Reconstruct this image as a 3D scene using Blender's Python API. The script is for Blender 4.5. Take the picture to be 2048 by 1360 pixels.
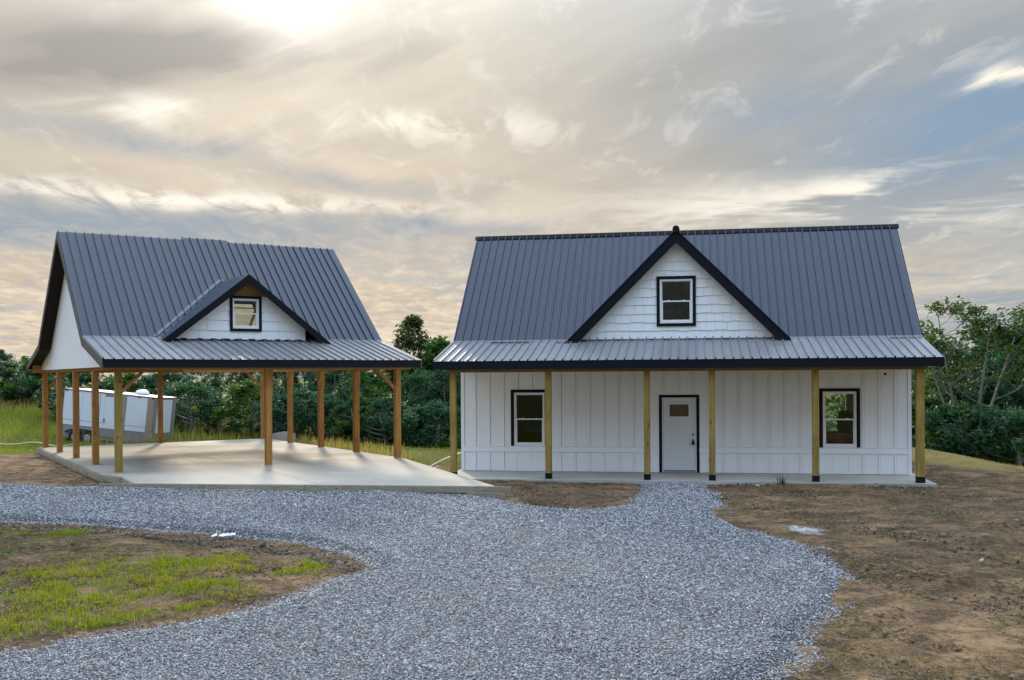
import bpy, math, random
import numpy as np
from mathutils import Vector, Matrix

for o in list(bpy.data.objects):
    bpy.data.objects.remove(o, do_unlink=True)
R = math.radians
scene = bpy.context.scene
COL = scene.collection

# ------------------------------------------------------------------ camera
CAM_H = 2.6815
cd = bpy.data.cameras.new('camera')
cam = bpy.data.objects.new('camera', cd); COL.objects.link(cam)
cam.location = (0, 0, CAM_H)
cam.rotation_euler = (R(90), .0062, 0)
cd.sensor_width = 36; cd.lens = 2062.8 / 2048 * 36
cd.shift_y = 74.1 / 2048
cd.clip_end = 6000; cd.clip_start = .1
scene.camera = cam

# ------------------------------------------------------------------ sky
SUN_AZ, SUN_EL = R(-12.6), R(20.3)
world = bpy.data.worlds.new('World'); scene.world = world; world.use_nodes = True
world.cycles.sampling_method = 'MANUAL'; world.cycles.sample_map_resolution = 256
wt = world.node_tree; wt.nodes.clear()

class NT:
    """small helper to write node maths"""
    def __init__(s, tree): s.t = tree
    def new(s, kind, **kw):
        n = s.t.nodes.new(kind)
        for k, v in kw.items(): setattr(n, k, v)
        return n
    def put(s, sock, v):
        if isinstance(v, bpy.types.NodeSocket): s.t.links.new(v, sock)
        elif v is not None: sock.default_value = v
    def m(s, op, a, b=None, c=None, clamp=False):
        n = s.new('ShaderNodeMath', operation=op, use_clamp=clamp)
        s.put(n.inputs[0], a); s.put(n.inputs[1], b); s.put(n.inputs[2], c)
        return n.outputs[0]
    def vm(s, op, a, b=None):
        n = s.new('ShaderNodeVectorMath', operation=op)
        s.put(n.inputs[0], a); s.put(n.inputs[1], b)
        return n.outputs[1] if op in ('DOT_PRODUCT', 'LENGTH', 'DISTANCE') else n.outputs[0]
    def mix(s, f, a, b, mode='MIX'):
        n = s.new('ShaderNodeMix', data_type='RGBA', blend_type=mode)
        s.put(n.inputs[0], f); s.put(n.inputs[6], a); s.put(n.inputs[7], b)
        return n.outputs[2]
    def ramp(s, v, a, b, lo=0., hi=1., smooth=True):
        n = s.new('ShaderNodeMapRange', interpolation_type='SMOOTHSTEP' if smooth else 'LINEAR', clamp=True)
        s.put(n.inputs[0], v)
        for i, q in enumerate((a, b, lo, hi)): s.put(n.inputs[i+1], q)
        return n.outputs[0]
    def noise(s, vec, scale, detail=4, rough=.5, dist=0., out=0):
        n = s.new('ShaderNodeTexNoise')
        s.put(n.inputs['Vector'], vec); n.inputs['Scale'].default_value = scale
        n.inputs['Detail'].default_value = detail; n.inputs['Roughness'].default_value = rough
        n.inputs['Distortion'].default_value = dist
        return n.outputs[out]
    def vor(s, vec, scale, feature='F1', out='Distance', rnd=1.):
        n = s.new('ShaderNodeTexVoronoi', feature=feature)
        s.put(n.inputs['Vector'], vec); n.inputs['Scale'].default_value = scale
        n.inputs['Randomness'].default_value = rnd
        return n.outputs[out]
    def comb(s, x, y, z):
        n = s.new('ShaderNodeCombineXYZ'); s.put(n.inputs[0], x); s.put(n.inputs[1], y); s.put(n.inputs[2], z)
        return n.outputs[0]
    def sep(s, v):
        n = s.new('ShaderNodeSeparateXYZ'); s.put(n.inputs[0], v); return n.outputs
    def scale(s, v, sx, sy, sz):
        n = s.new('ShaderNodeVectorMath', operation='MULTIPLY'); s.put(n.inputs[0], v)
        n.inputs[1].default_value = (sx, sy, sz); return n.outputs[0]

def build_sky():
    T = NT(wt)
    g = T.new('ShaderNodeTexCoord').outputs['Generated']
    d = T.vm('NORMALIZE', g)
    x, y, z = T.sep(d)
    az = T.m('MULTIPLY', T.m('ARCTAN2', x, y), 180/math.pi)
    el = T.m('MULTIPLY', T.m('ARCSINE', z), 180/math.pi)
    zz = T.m('ADD', T.m('MAXIMUM', z, 0.0), .10)
    px, py = T.m('DIVIDE', x, zz), T.m('DIVIDE', y, zz)
    P = T.comb(px, py, 0.0)
    n_big = T.noise(P, .55, 3, .55, .3)
    n_mid = T.noise(T.scale(P, 1.0, .7, 1), 1.7, 4, .6, .5)
    n_fine = T.noise(T.scale(P, 1.3, .55, 1), 5.0, 5, .62, .6)
    # wisps combed by the wind, climbing to the right
    Q = T.comb(T.m('ADD', T.m('MULTIPLY', az, .035), T.m('MULTIPLY', el, .05)), T.m('SUBTRACT', T.m('MULTIPLY', el, .30), T.m('MULTIPLY', az, .11)), 1.7)
    n_wisp = T.noise(Q, 1.5, 5, .55, .5)
    # horizontal banks
    Hc = T.comb(T.m('MULTIPLY', az, .045), T.m('MULTIPLY', el, .42), .4)
    n_bank = T.noise(Hc, 1.25, 5, .58, .35)
    wob = T.m('MULTIPLY', T.m('SUBTRACT', n_mid, .5), 1.0)
    wob2 = T.m('MULTIPLY', T.m('SUBTRACT', n_wisp, .5), 1.0)
    azw = T.m('ADD', az, T.m('MULTIPLY', wob2, 14.))
    elw = T.m('ADD', el, T.m('ADD', T.m('MULTIPLY', wob, 3.0), T.m('MULTIPLY', wob2, 1.6)))
    elb = T.m('ADD', el, T.m('ADD', T.m('MULTIPLY', wob, 1.6), T.m('MULTIPLY', wob2, .9)))
    def blob(ca, ce, ra, re, tilt=0., a=None, e=None):
        a = a or azw; e = e or elw
        da, de = T.m('SUBTRACT', a, ca), T.m('SUBTRACT', e, ce)
        de = T.m('SUBTRACT', de, T.m('MULTIPLY', da, tilt))
        q = T.m('ADD', T.m('POWER', T.m('ABSOLUTE', T.m('DIVIDE', da, ra)), 2.), T.m('POWER', T.m('ABSOLUTE', T.m('DIVIDE', de, re)), 2.))
        return T.m('EXPONENT', T.m('MULTIPLY', q, -1.))
    sd = Vector((math.sin(SUN_AZ)*math.cos(SUN_EL), math.cos(SUN_AZ)*math.cos(SUN_EL), math.sin(SUN_EL)))
    ang = T.m('MULTIPLY', T.m('ARCCOSINE', T.m('MINIMUM', T.vm('DOT_PRODUCT', d, tuple(sd)), .99999)), 180/math.pi)
    # Nishita blue behind the cloud
    sky = T.new('ShaderNodeTexSky', sky_type='NISHITA')
    sky.sun_disc = False; sky.sun_elevation = SUN_EL; sky.sun_rotation = SUN_AZ
    sky.air_density = 1.0; sky.dust_density = 1.0; sky.ozone_density = 1.5
    blue = T.mix(.80, T.scale(sky.outputs[0], .45, .45, .5), (2.35, 3.35, 4.5, 1))
    # thin cloud sheet: grey-blue away from the sun, cream towards it
    warm = T.ramp(T.m('ADD', ang, T.m('MULTIPLY', wob, 10.)), 2., 29., 1., 0.)
    warm2 = T.ramp(T.m('ADD', T.m('ABSOLUTE', T.m('SUBTRACT', az, -15.)), T.m('MULTIPLY', wob2, 12.)), 8., 40., 1., 0.)
    sheet = T.mix(warm, (3.75, 3.82, 3.78, 1), (7.0, 6.25, 5.15, 1))
    low = T.ramp(el, 6.0, 17., 1., 0.)
    sheet = T.mix(T.m('MULTIPLY', low, T.m('MULTIPLY', warm2, .85)), sheet, (6.5, 5.25, 3.95, 1))
    # peach banks low down on both sides
    bank = T.ramp(n_bank, .47, .62)
    lowb = T.ramp(el, 1.5, 11.5, 1., 0.)
    sheet = T.mix(T.m('MULTIPLY', T.m('MULTIPLY', bank, lowb), .75), sheet, (7.4, 6.3, 4.9, 1))
    gap = T.ramp(n_bank, .50, .38)
    sheet = T.mix(T.m('MULTIPLY', T.m('MULTIPLY', gap, lowb), .6), sheet, (4.0, 4.4, 4.6, 1))
    # large-scale modulation
    sheet = T.mix(1.0, sheet, T.mix(n_mid, (.72, .73, .76, 1), (1.22, 1.21, 1.17, 1)), 'MULTIPLY')
    sheet = T.mix(T.ramp(n_fine, .52, .72, 0., .45), sheet, (8.3, 7.7, 6.9, 1))
    sheet = T.mix(1.0, sheet, T.mix(n_wisp, (.78, .81, .86, 1), (1.18, 1.16, 1.12, 1)), 'MULTIPLY')
    # blue openings
    hole = T.m('MULTIPLY', blob(25.5, 12.4, 9.0, 3.3, .04), 1.5)
    hole = T.m('MAXIMUM', hole, T.m('MULTIPLY', blob(14.5, 14.6, 6.0, 1.3, .22), .6))
    hole = T.m('MAXIMUM', hole, T.m('MULTIPLY', blob(-1.5, 6.3, 2.2, .8), .50))
    away = T.ramp(ang, 26., 60.)
    hole = T.m('MAXIMUM', hole, T.m('MULTIPLY', T.ramp(n_big, .40, .62), T.m('MULTIPLY', away, .9)))
    hole = T.m('MULTIPLY', hole, T.ramp(n_wisp, .30, .62, 1.15, .55), clamp=True)
    c = T.mix(hole, sheet, blue)
    # dark banks
    dk = T.m('MULTIPLY', blob(-20.5, 16.6, 8.5, 1.9, .13), 1.25)
    dk = T.m('MAXIMUM', dk, T.m('MULTIPLY', blob(-24.5, 20.3, 7.5, 1.2, .02), 1.2))
    dk = T.m('MAXIMUM', dk, T.m('MULTIPLY', blob(-6.5, 17.0, 3.5, .9, .12), .45))
    dk = T.m('MULTIPLY', dk, T.ramp(n_mid, .25, .6, .65, 1.1))
    dk = T.m('MINIMUM', dk, 1.)
    c = T.mix(dk, c, (3.3, 3.1, 2.9, 1))
    sl = T.m('MULTIPLY', blob(-21., 7.9, 17., 1.5, -.015, az, elb), 1.25)
    sl = T.m('MAXIMUM', sl, T.m('MULTIPLY', blob(-4.0, 8.3, 6.0, .75, .0, azw, elb), 1.0))
    sl = T.m('MAXIMUM', sl, T.m('MULTIPLY', blob(-20., 12.4, 7.5, .7, -.07, azw, elb), .8))
    sl = T.m('MAXIMUM', sl, T.m('MULTIPLY', blob(-8., 10.6, 8., .7, -.13, azw, elb), .55))
    sl = T.m('MULTIPLY', sl, T.ramp(n_fine, .3, .65, 1.1, .7), clamp=True)
    c = T.mix(sl, c, (3.0, 3.45, 3.9, 1))
    # lit wisps
    w = T.m('MULTIPLY', blob(-4.5, 13.7, 7.5, .8, -.01, azw, elb), T.ramp(n_fine, .40, .60))
    w = T.m('MAXIMUM', w, T.m('MULTIPLY', blob(-19.5, 14.2, 3.2, .6, .05), T.ramp(n_mid, .40, .58)))
    w = T.m('MAXIMUM', w, T.m('MULTIPLY', blob(25.5, 14.9, 1.7, .5, .05), T.ramp(n_fine, .42, .52)))
    w = T.m('MAXIMUM', w, T.m('MULTIPLY', blob(-17., 9.5, 13., .5, -.02, az, elb), T.ramp(n_fine, .36, .55)))
    w = T.m('MAXIMUM', w, T.m('MULTIPLY', blob(17., 9.2, 12., 1.2, .02), T.ramp(n_bank, .46, .58)))
    c = T.mix(T.m('MULTIPLY', w, 1.0, clamp=True), c, (9.0, 8.4, 7.3, 1))
    mot = T.noise(T.scale(P, 1.0, .55, 1), 9.0, 3, .6, .4)
    lowm = T.m('MULTIPLY', T.ramp(el, 2.5, 9.5, 1., 0.), T.ramp(az, 4., 22., 1., .35))
    c = T.mix(T.m('MULTIPLY', T.ramp(mot, .50, .62), T.m('MULTIPLY', lowm, .55)), c, (8.2, 6.9, 5.3, 1))
    c = T.mix(T.m('MULTIPLY', T.ramp(mot, .46, .34), T.m('MULTIPLY', lowm, .55)), c, (3.5, 4.0, 4.45, 1))
    # the veiled sun
    gl = T.m('EXPONENT', T.m('MULTIPLY', T.m('POWER', T.m('DIVIDE', T.m('ADD', ang, T.m('MULTIPLY', wob, 5.)), 2.9), 2.), -1.))
    gl2 = T.m('EXPONENT', T.m('DIVIDE', ang, -7.))
    c = T.mix(1.0, c, T.mix(T.m('MULTIPLY', gl, T.m('SUBTRACT', 1., T.m('MULTIPLY', dk, .8))), (0, 0, 0, 1), (9., 8.4, 7.4, 1)), 'ADD')
    c = T.mix(1.0, c, T.mix(gl2, (0, 0, 0, 1), (1.5, 1.3, 1.0, 1)), 'ADD')
    # an overcast sky grows brighter towards the zenith
    zb = T.ramp(el, 15., 45., 1.0, ZENITH)
    c = T.mix(1.0, c, T.comb(T.ramp(el, 15., 45., 1., ZENITH*.86), T.ramp(el, 15., 45., 1., ZENITH*1.0), T.ramp(el, 15., 45., 1., ZENITH*1.22)), 'MULTIPLY')
    # below the horizon: dull ground haze
    c = T.mix(T.ramp(el, -1.5, 0., 1., 0.), c, (1.0, 1.0, .9, 1))
    bg = T.new('ShaderNodeBackground'); T.put(bg.inputs[0], c); bg.inputs[1].default_value = SKY_STRENGTH
    out = T.new('ShaderNodeOutputWorld'); wt.links.new(bg.outputs[0], out.inputs[0])
ZENITH, SKY_STRENGTH = 4.6, .080
build_sky()

sl = bpy.data.lights.new('sun', 'SUN'); sl.energy = 2.0; sl.angle = R(6); sl.color = (1., .86, .66)
sun = bpy.data.objects.new('sun', sl); COL.objects.link(sun)
sun.rotation_euler = Vector((-math.sin(SUN_AZ)*math.cos(SUN_EL), -math.cos(SUN_AZ)*math.cos(SUN_EL), -math.sin(SUN_EL))).to_track_quat('-Z', 'Y').to_euler()
sun.location = (-20, 80, 40)
vs = scene.view_settings
vs.view_transform = 'Standard'; vs.look = 'None'; vs.gamma = 1; vs.exposure = 0.55; vs.use_curve_mapping = False
scene.cycles.max_bounces = 6; scene.cycles.diffuse_bounces = 3; scene.cycles.glossy_bounces = 3; scene.cycles.transmission_bounces = 4
scene.render.resolution_x, scene.render.resolution_y = 1024, 680

rng = np.random.default_rng(7); random.seed(7)

# ------------------------------------------------------------------ helpers
class MB:
    def __init__(s): s.v = []; s.f = []
    def add(s, v, f):
        b = len(s.v); s.v += [tuple(p) for p in v]; s.f += [tuple(i+b for i in q) for q in f]; return s
    def box(s, x0, x1, y0, y1, z0, z1):
        return s.add([(x, y, z) for x in (x0, x1) for y in (y0, y1) for z in (z0, z1)],
                     [(0,1,3,2),(4,6,7,5),(0,4,5,1),(2,3,7,6),(0,2,6,4),(1,5,7,3)])
    def prism(s, poly, fn, lo, hi):
        """poly in 2D, fn(p, t) -> 3D"""
        n = len(poly)
        v = [fn(p, lo) for p in poly] + [fn(p, hi) for p in poly]
        f = [tuple(range(n-1, -1, -1)), tuple(range(n, 2*n))] + [(i, (i+1) % n, n+(i+1) % n, n+i) for i in range(n)]
        return s.add(v, f)
    def beam(s, a, b, w, h, up=(0,0,1), ch=0.):
        """bar of section w x h (chamfered) from a to b"""
        a, b = Vector(a), Vector(b); d = (b-a).normalized(); u = Vector(up)
        sx = d.cross(u).normalized(); sy = sx.cross(d).normalized()
        hw, hh = w/2, h/2
        if ch: pr = [(-hw+ch,-hh),(hw-ch,-hh),(hw,-hh+ch),(hw,hh-ch),(hw-ch,hh),(-hw+ch,hh),(-hw,hh-ch),(-hw,-hh+ch)]
        else: pr = [(-hw,-hh),(hw,-hh),(hw,hh),(-hw,hh)]
        return s.prism(pr, lambda p, t: (a + d*t + sx*p[0] + sy*p[1])[:], 0, (b-a).length)
    def tube(s, pts, rad, n=6, cap=True):
        pts = [Vector(p) for p in pts]; rings = []; v = []; f = []
        for i, p in enumerate(pts):
            d = (pts[min(i+1, len(pts)-1)] - pts[max(i-1, 0)]).normalized()
            u = d.orthogonal().normalized() if i == 0 else (u - d*u.dot(d)).normalized()
            w = d.cross(u); r = rad[i] if hasattr(rad, '__len__') else rad
            v += [(p + (u*math.cos(2*math.pi*k/n) + w*math.sin(2*math.pi*k/n))*r)[:] for k in range(n)]
        for i in range(len(pts)-1):
            f += [(i*n+k, i*n+(k+1) % n, (i+1)*n+(k+1) % n, (i+1)*n+k) for k in range(n)]
        if cap: f += [tuple(range(n-1, -1, -1)), tuple(range((len(pts)-1)*n, len(pts)*n))]
        return s.add(v, f)
    def lathe(s, prof, n=20, fn=lambda p: p):
        v = []; f = []
        for r, z in prof: v += [fn((r*math.cos(2*math.pi*k/n), r*math.sin(2*math.pi*k/n), z)) for k in range(n)]
        m = len(prof)
        for i in range(m-1): f += [(i*n+k, i*n+(k+1) % n, (i+1)*n+(k+1) % n, (i+1)*n+k) for k in range(n)]
        f += [tuple(range(n-1, -1, -1)), tuple(range((m-1)*n, m*n))]
        return s.add(v, f)
    def mesh(s, name, mat=None, smooth=False):
        me = bpy.data.meshes.new(name); me.from_pydata(s.v, [], s.f); me.validate(); 
        if mat: me.materials.append(mat)
        if smooth: me.polygons.foreach_set('use_smooth', [True]*len(me.polygons))
        import bmesh
        bm = bmesh.new(); bm.from_mesh(me); bmesh.ops.recalc_face_normals(bm, faces=bm.faces); bm.to_mesh(me); bm.free()
        me.update(); return me
    def obj(s, name, mat=None, parent=None, smooth=False): return link(name, s.mesh(name, mat, smooth), parent)

def link(name, me, parent=None, loc=None, rot=None):
    o = bpy.data.objects.new(name, me); COL.objects.link(o)
    if parent: o.parent = parent
    if loc is not None: o.location = loc
    if rot is not None: o.rotation_euler = rot
    return o
def tag(o, label=None, cat=None, group=None, kind=None):
    if label: o['label'] = label
    if cat: o['category'] = cat
    if group: o['group'] = group
    if kind: o['kind'] = kind
    return o
def thing(name, label, cat, loc=(0,0,0), rz=0., group=None):
    return tag(link(name, None, None, loc, (0, 0, rz)), label, cat, group)
def big_mesh(name, verts, tris, mat, parent=None):
    """numpy mesh of triangles"""
    me = bpy.data.meshes.new(name)
    verts = np.ascontiguousarray(verts, np.float32); tris = np.ascontiguousarray(tris, np.int32)
    me.vertices.add(len(verts)); me.vertices.foreach_set('co', verts.ravel())
    me.loops.add(tris.size); me.loops.foreach_set('vertex_index', tris.ravel())
    me.polygons.add(len(tris))
    me.polygons.foreach_set('loop_start', np.arange(0, tris.size, 3, dtype=np.int32))
    me.polygons.foreach_set('loop_total', np.full(len(tris), 3, np.int32))
    me.update(calc_edges=True); me.materials.append(mat)
    return link(name, me, parent)

# ------------------------------------------------------------------ materials
def material(name, fn, **kw):
    m = bpy.data.materials.new(name); m.use_nodes = True; t = m.node_tree; T = NT(t)
    b = t.nodes['Principled BSDF']
    T.bsdf = b
    T.obj = T.new('ShaderNodeTexCoord').outputs['Object']
    T.pos = T.new('ShaderNodeNewGeometry').outputs['Position']
    fn(T, b)
    for k, v in kw.items(): T.put(b.inputs[k], v)
    return m
def bump(T, h, dist=.01, strength=1.):
    n = T.new('ShaderNodeBump'); n.inputs['Distance'].default_value = dist; n.inputs['Strength'].default_value = strength
    T.put(n.inputs['Height'], h); return n.outputs[0]
def island(T): return T.new('ShaderNodeNewGeometry').outputs['Random Per Island']
def orand(T): return T.new('ShaderNodeObjectInfo').outputs['Random']

def m_paint(name, col, rough=.5, var=.06, grime=0., bmp=.0006, spec=.5):
    def fn(T, b):
        n = T.noise(T.pos, 1.7, 5, .6); f = T.noise(T.pos, 45., 3, .6)
        c = T.mix(n, tuple(q*(1-var) for q in col)+(1,), tuple(min(1, q*(1+var)) for q in col)+(1,))
        if grime:
            c = T.mix(T.ramp(T.noise(T.pos, .9, 6, .65), .50, .75, 0, grime), c, (.32, .28, .22, 1))
        T.put(b.inputs['Base Color'], c)
        T.put(b.inputs['Roughness'], T.ramp(n, .2, .8, rough-.07, rough+.07))
        b.inputs['Specular IOR Level'].default_value = spec
        T.put(b.inputs['Normal'], bump(T, f, bmp))
    return material(name, fn)
def m_metal(name, col, r0, r1, streak=.5):
    def fn(T, b):
        ox = T.m('MULTIPLY', orand(T), 37.)
        v = T.vm('ADD', T.scale(T.obj, 9., .35, 1.), T.comb(ox, ox, 0.))
        n = T.noise(v, 1.6, 5, .6); big = T.noise(T.pos, .8, 4, .6)
        c = T.mix(T.m('MULTIPLY', n, streak), tuple(q*.78 for q in col)+(1,), tuple(q*1.5 for q in col)+(1,))
        c = T.mix(T.ramp(big, .45, .75, 0., .35), c, tuple(q*1.5 for q in col)+(1,))
        c = T.mix(T.m('MULTIPLY', orand(T), .2), c, tuple(q*1.5 for q in col)+(1,))
        T.put(b.inputs['Base Color'], c)
        T.put(b.inputs['Roughness'], T.ramp(T.m('ADD', T.m('MULTIPLY', n, .6), T.m('MULTIPLY', big, .5)), .3, .8, r0, r1))
        b.inputs['Specular IOR Level'].default_value = .50
        w = T.noise(T.vm('ADD', T.scale(T.obj, 3.0, 1.3, 1.), T.comb(ox, 0., 0.)), 1.2, 2, .5)
        T.put(b.inputs['Normal'], bump(T, T.m('ADD', w, T.m('MULTIPLY', n, .05)), .006))
    return material(name, fn)
def m_wood(name, col, axis='z', dark=.45, knots=True, rough=.75):
    def fn(T, b):
        ox = T.m('MULTIPLY', orand(T), 91.)
        v = T.vm('ADD', T.obj, T.comb(ox, ox, ox))
        st = {'z': (16., 16., .9), 'x': (.9, 16., 16.)}[axis]
        n = T.noise(T.scale(v, *st), 2.2, 6, .65, 1.2)
        c = T.mix(T.ramp(n, .3, .72), tuple(q*dark for q in col)+(1,), col+(1,))
        c = T.mix(T.ramp(T.noise(v, 1.1, 4, .6), .4, .75, 0., .45), c, (col[0]*1.15, col[1]*1.2, col[2]*1.3, 1))
        c = T.mix(T.ramp(T.noise(T.scale(v, *[q*.3 for q in st]), 1.3, 3, .5), .56, .72, 0., .5), c, tuple(q*.5 for q in col)+(1,))
        if knots:
            ks = {'z': (6., 6., 2.2), 'x': (2.2, 6., 6.)}[axis]
            k = T.vor(T.scale(v, *ks), 1.)
            c = T.mix(T.ramp(k, .07, .16, .9, 0.), c, (.035, .018, .008, 1))
        c = T.mix(T.m('MULTIPLY', orand(T), .3), c, tuple(q*.6 for q in col)+(1,))
        T.put(b.inputs['Base Color'], c); b.inputs['Roughness'].default_value = rough
        b.inputs['Specular IOR Level'].default_value = .25
        T.put(b.inputs['Normal'], bump(T, n, .004))
    return material(name, fn)

M = {}
M['white'] = m_paint('white siding paint', (.86, .87, .87), .55, .035, .05, .0012, .35)
M['door'] = m_paint('pale grey door paint', (.66, .70, .72), .4, .03)
M['vinyl'] = m_paint('white vinyl', (.82, .82, .81), .35, .02)
M['black'] = m_paint('blue black trim paint', (.0055, .0070, .0125), .6, .25, 0., .0012, .16)
M['rake'] = m_paint('weathered dark rake board', (.12, .105, .092), .7, .35, .25, .002, .3)
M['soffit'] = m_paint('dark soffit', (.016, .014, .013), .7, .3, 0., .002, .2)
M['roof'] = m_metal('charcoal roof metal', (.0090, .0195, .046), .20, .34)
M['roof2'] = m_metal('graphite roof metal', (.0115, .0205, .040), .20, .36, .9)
M['kick'] = m_metal('sheen-toned low roof metal', (.175, .175, .180), .25, .40, .9)  # silver sky sheen of the low roofs is put into this paler base colour
M['cap'] = m_paint('dark ridge metal', (.010, .010, .012), .6, .3, 0., .001, .15)
M['flash'] = m_metal('bare flashing', (.12, .13, .145), .3, .5)
M['post'] = m_wood('orange treated lumber', (.56, .275, .075))
M['post_y'] = m_wood('yellow green treated lumber', (.39, .265, .066))
M['beam'] = m_wood('fresh cut lumber', (.50, .245, .072), 'x', .6)
M['beam_h'] = m_wood('porch beam lumber', (.30, .185, .06), 'x', .5)
M['form'] = m_wood('grey form lumber', (.42, .36, .26), 'x', .5)
M['porchwood'] = m_paint('pale porch ceiling board', (.60, .42, .24), .8, .1)
M['osb'] = m_wood('strand board', (.42, .24, .075), 'x', .55, False)
M['drywall'] = m_paint('interior board', (.36, .29, .17), .8, .1)
M['darkiron'] = m_paint('dark furniture', (.012, .011, .010), .5, .2)
M['rubber'] = m_paint('tyre rubber', (.012, .012, .012), .8, .2)
M['steel'] = m_paint('galvanised steel', (.30, .30, .31), .4, .1)
M['foam'] = m_paint('black foam', (.008, .008, .010), .8, .1)
M['hosew'] = m_paint('pale hose', (.62, .60, .55), .5, .06)
M['hosey'] = m_paint('yellow hose', (.55, .47, .16), .5, .1)
M['litterw'] = m_paint('white paper scrap', (.78, .78, .76), .7, .05)
M['litterg'] = m_paint('green plastic scrap', (.12, .42, .10), .4, .1)
M['red'] = m_paint('amber lens', (.10, .02, .012), .3, .1)
M['twhite'] = m_paint('trailer white panel', (.72, .76, .80), .35, .04, .12, .0006)
M['talu'] = m_paint('dull trailer aluminium', (.25, .245, .235), .55, .16, .35)
M['tprimer'] = m_paint('tan trailer post', (.33, .27, .20), .6, .12, .25)

def f_glass(T, b):
    t = T.t; g = T.new('ShaderNodeBsdfGlossy'); g.inputs['Roughness'].default_value = .02
    g.inputs['Color'].default_value = (.9, .92, .9, 1)
    tr = T.new('ShaderNodeBsdfTransparent'); tr.inputs['Color'].default_value = (.62, .66, .60, 1)
    fr = T.new('ShaderNodeFresnel'); fr.inputs[0].default_value = 1.5
    f = T.m('ADD', T.m('MULTIPLY', fr.outputs[0], .8), .0)
    T.put(g.inputs['Normal'], bump(T, T.noise(T.pos, 1.5, 2), .006))
    mx = T.new('ShaderNodeMixShader'); T.put(mx.inputs[0], f); t.links.new(tr.outputs[0], mx.inputs[1]); t.links.new(g.outputs[0], mx.inputs[2])
    t.links.new(mx.outputs[0], t.nodes['Material Output'].inputs[0])
M['glass'] = material('window glass', f_glass)

def f_conc(base):
    def fn(T, b):
        a = T.noise(T.pos, .45, 5, .6, .3); c2 = T.noise(T.pos, 3.5, 6, .65); f = T.noise(T.pos, 60., 3, .6)
        c = T.mix(T.ramp(a, .3, .7), tuple(q*.80 for q in base)+(1,), tuple(q*1.12 for q in base)+(1,))
        c = T.mix(T.ramp(c2, .5, .8, 0., .4), c, tuple(q*.72 for q in base)+(1,))
        c = T.mix(T.ramp(f, .55, .75, 0., .25), c, tuple(q*.6 for q in base)+(1,))
        T.put(b.inputs['Base Color'], c); T.put(b.inputs['Roughness'], T.ramp(a, .3, .7, .72, .88)); b.inputs['Specular IOR Level'].default_value = .25
        T.put(b.inputs['Normal'], bump(T, T.m('ADD', T.m('MULTIPLY', c2, .6), f), .0018))
    return fn
M['concrete'] = material('trowelled concrete', f_conc((.40, .352, .285)))
M['concrete_p'] = material('porch concrete', f_conc((.44, .405, .35)))
M['rockc'] = material('broken concrete', f_conc((.48, .45, .40)))

def dirt_color(T):
    big = T.noise(T.pos, .35, 5, .6, .5); mid = T.noise(T.pos, 1.6, 7, .70, .3); fine = T.noise(T.pos, 15., 6, .72)
    ln = T.noise(T.scale(T.pos, 1., 1.9, 1.), 1.3, 6, .68, .3)
    c = T.mix(T.ramp(mid, .36, .66), (.068, .043, .024, 1), (.25, .160, .085, 1))
    c = T.mix(T.ramp(ln, .50, .68, 0., .7), c, (.38, .255, .14, 1))
    c = T.mix(T.ramp(big, .50, .72, 0., .65), c, (.065, .045, .032, 1))
    c = T.mix(T.ramp(fine, .46, .66, 0., .75), c, (.030, .021, .016, 1))
    c = T.mix(T.ramp(T.noise(T.pos, 38., 4, .65), .56, .68, 0., .7), c, (.32, .24, .145, 1))
    h = T.m('ADD', T.m('MULTIPLY', mid, .8), T.m('MULTIPLY', fine, .55))
    return c, h
def f_ground(T, b):
    c, h = dirt_color(T)
    at = T.new('ShaderNodeAttribute'); at.attribute_name = 'grass'
    gm, dr, oth = T.sep(at.outputs['Color'])
    n = T.noise(T.pos, 1.3, 6, .65, .4); n2 = T.noise(T.pos, 9., 5, .65)
    c = T.mix(T.m('MULTIPLY', oth, T.ramp(T.noise(T.pos, 1.8, 7, .72), .42, .60, .0, .75)), c, (.40, .265, .15, 1))
    c = T.mix(T.ramp(T.noise(T.pos, 9., 7, .75), .48, .64, 0., .5), c, (.045, .030, .020, 1))
    c = T.mix(1., c, (1.38, 1.32, 1.26, 1), 'MULTIPLY')
    gcol = T.mix(T.ramp(n2, .3, .7), (.05, .062, .012, 1), (.17, .18, .032, 1))
    gcol = T.mix(T.m('MULTIPLY', dr, T.ramp(n, .3, .65, .35, 1.)), gcol, (.27, .215, .085, 1))
    fac = T.ramp(T.m('ADD', gm, T.m('MULTIPLY', T.m('SUBTRACT', n, .5), 1.4)), .42, .62)
    c = T.mix(fac, c, gcol)
    # spilt lime on the dirt by the drive
    def patch(cx, cy, rx, ry):
        x, y, z = T.sep(T.vm('ADD', T.pos, T.scale(T.vm('SUBTRACT', T.noise(T.pos, 2.2, 5, .7, out=1), (.5, .5, .5)), 1.1, 1.1, 0.)))
        dx = T.m('DIVIDE', T.m('SUBTRACT', x, cx), rx); dy = T.m('DIVIDE', T.m('SUBTRACT', y, cy), ry)
        return T.m('EXPONENT', T.m('MULTIPLY', T.m('ADD', T.m('MULTIPLY', dx, dx), T.m('MULTIPLY', dy, dy)), -1.))
    sp = T.m('MAXIMUM', patch(5.22, 18.35, .34, .55), T.m('MULTIPLY', patch(4.95, 16.3, .22, .35), .55))
    c = T.mix(T.ramp(T.m('MULTIPLY', sp, T.ramp(n2, .3, .6, .6, 1.2)), .18, 1.0), c, (.60, .60, .60, 1))
    T.put(b.inputs['Base Color'], c); b.inputs['Roughness'].default_value = .95; b.inputs['Specular IOR Level'].default_value = .15
    T.put(b.inputs['Normal'], bump(T, h, .16))
M['ground'] = material('bare soil and turf', f_ground)

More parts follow.
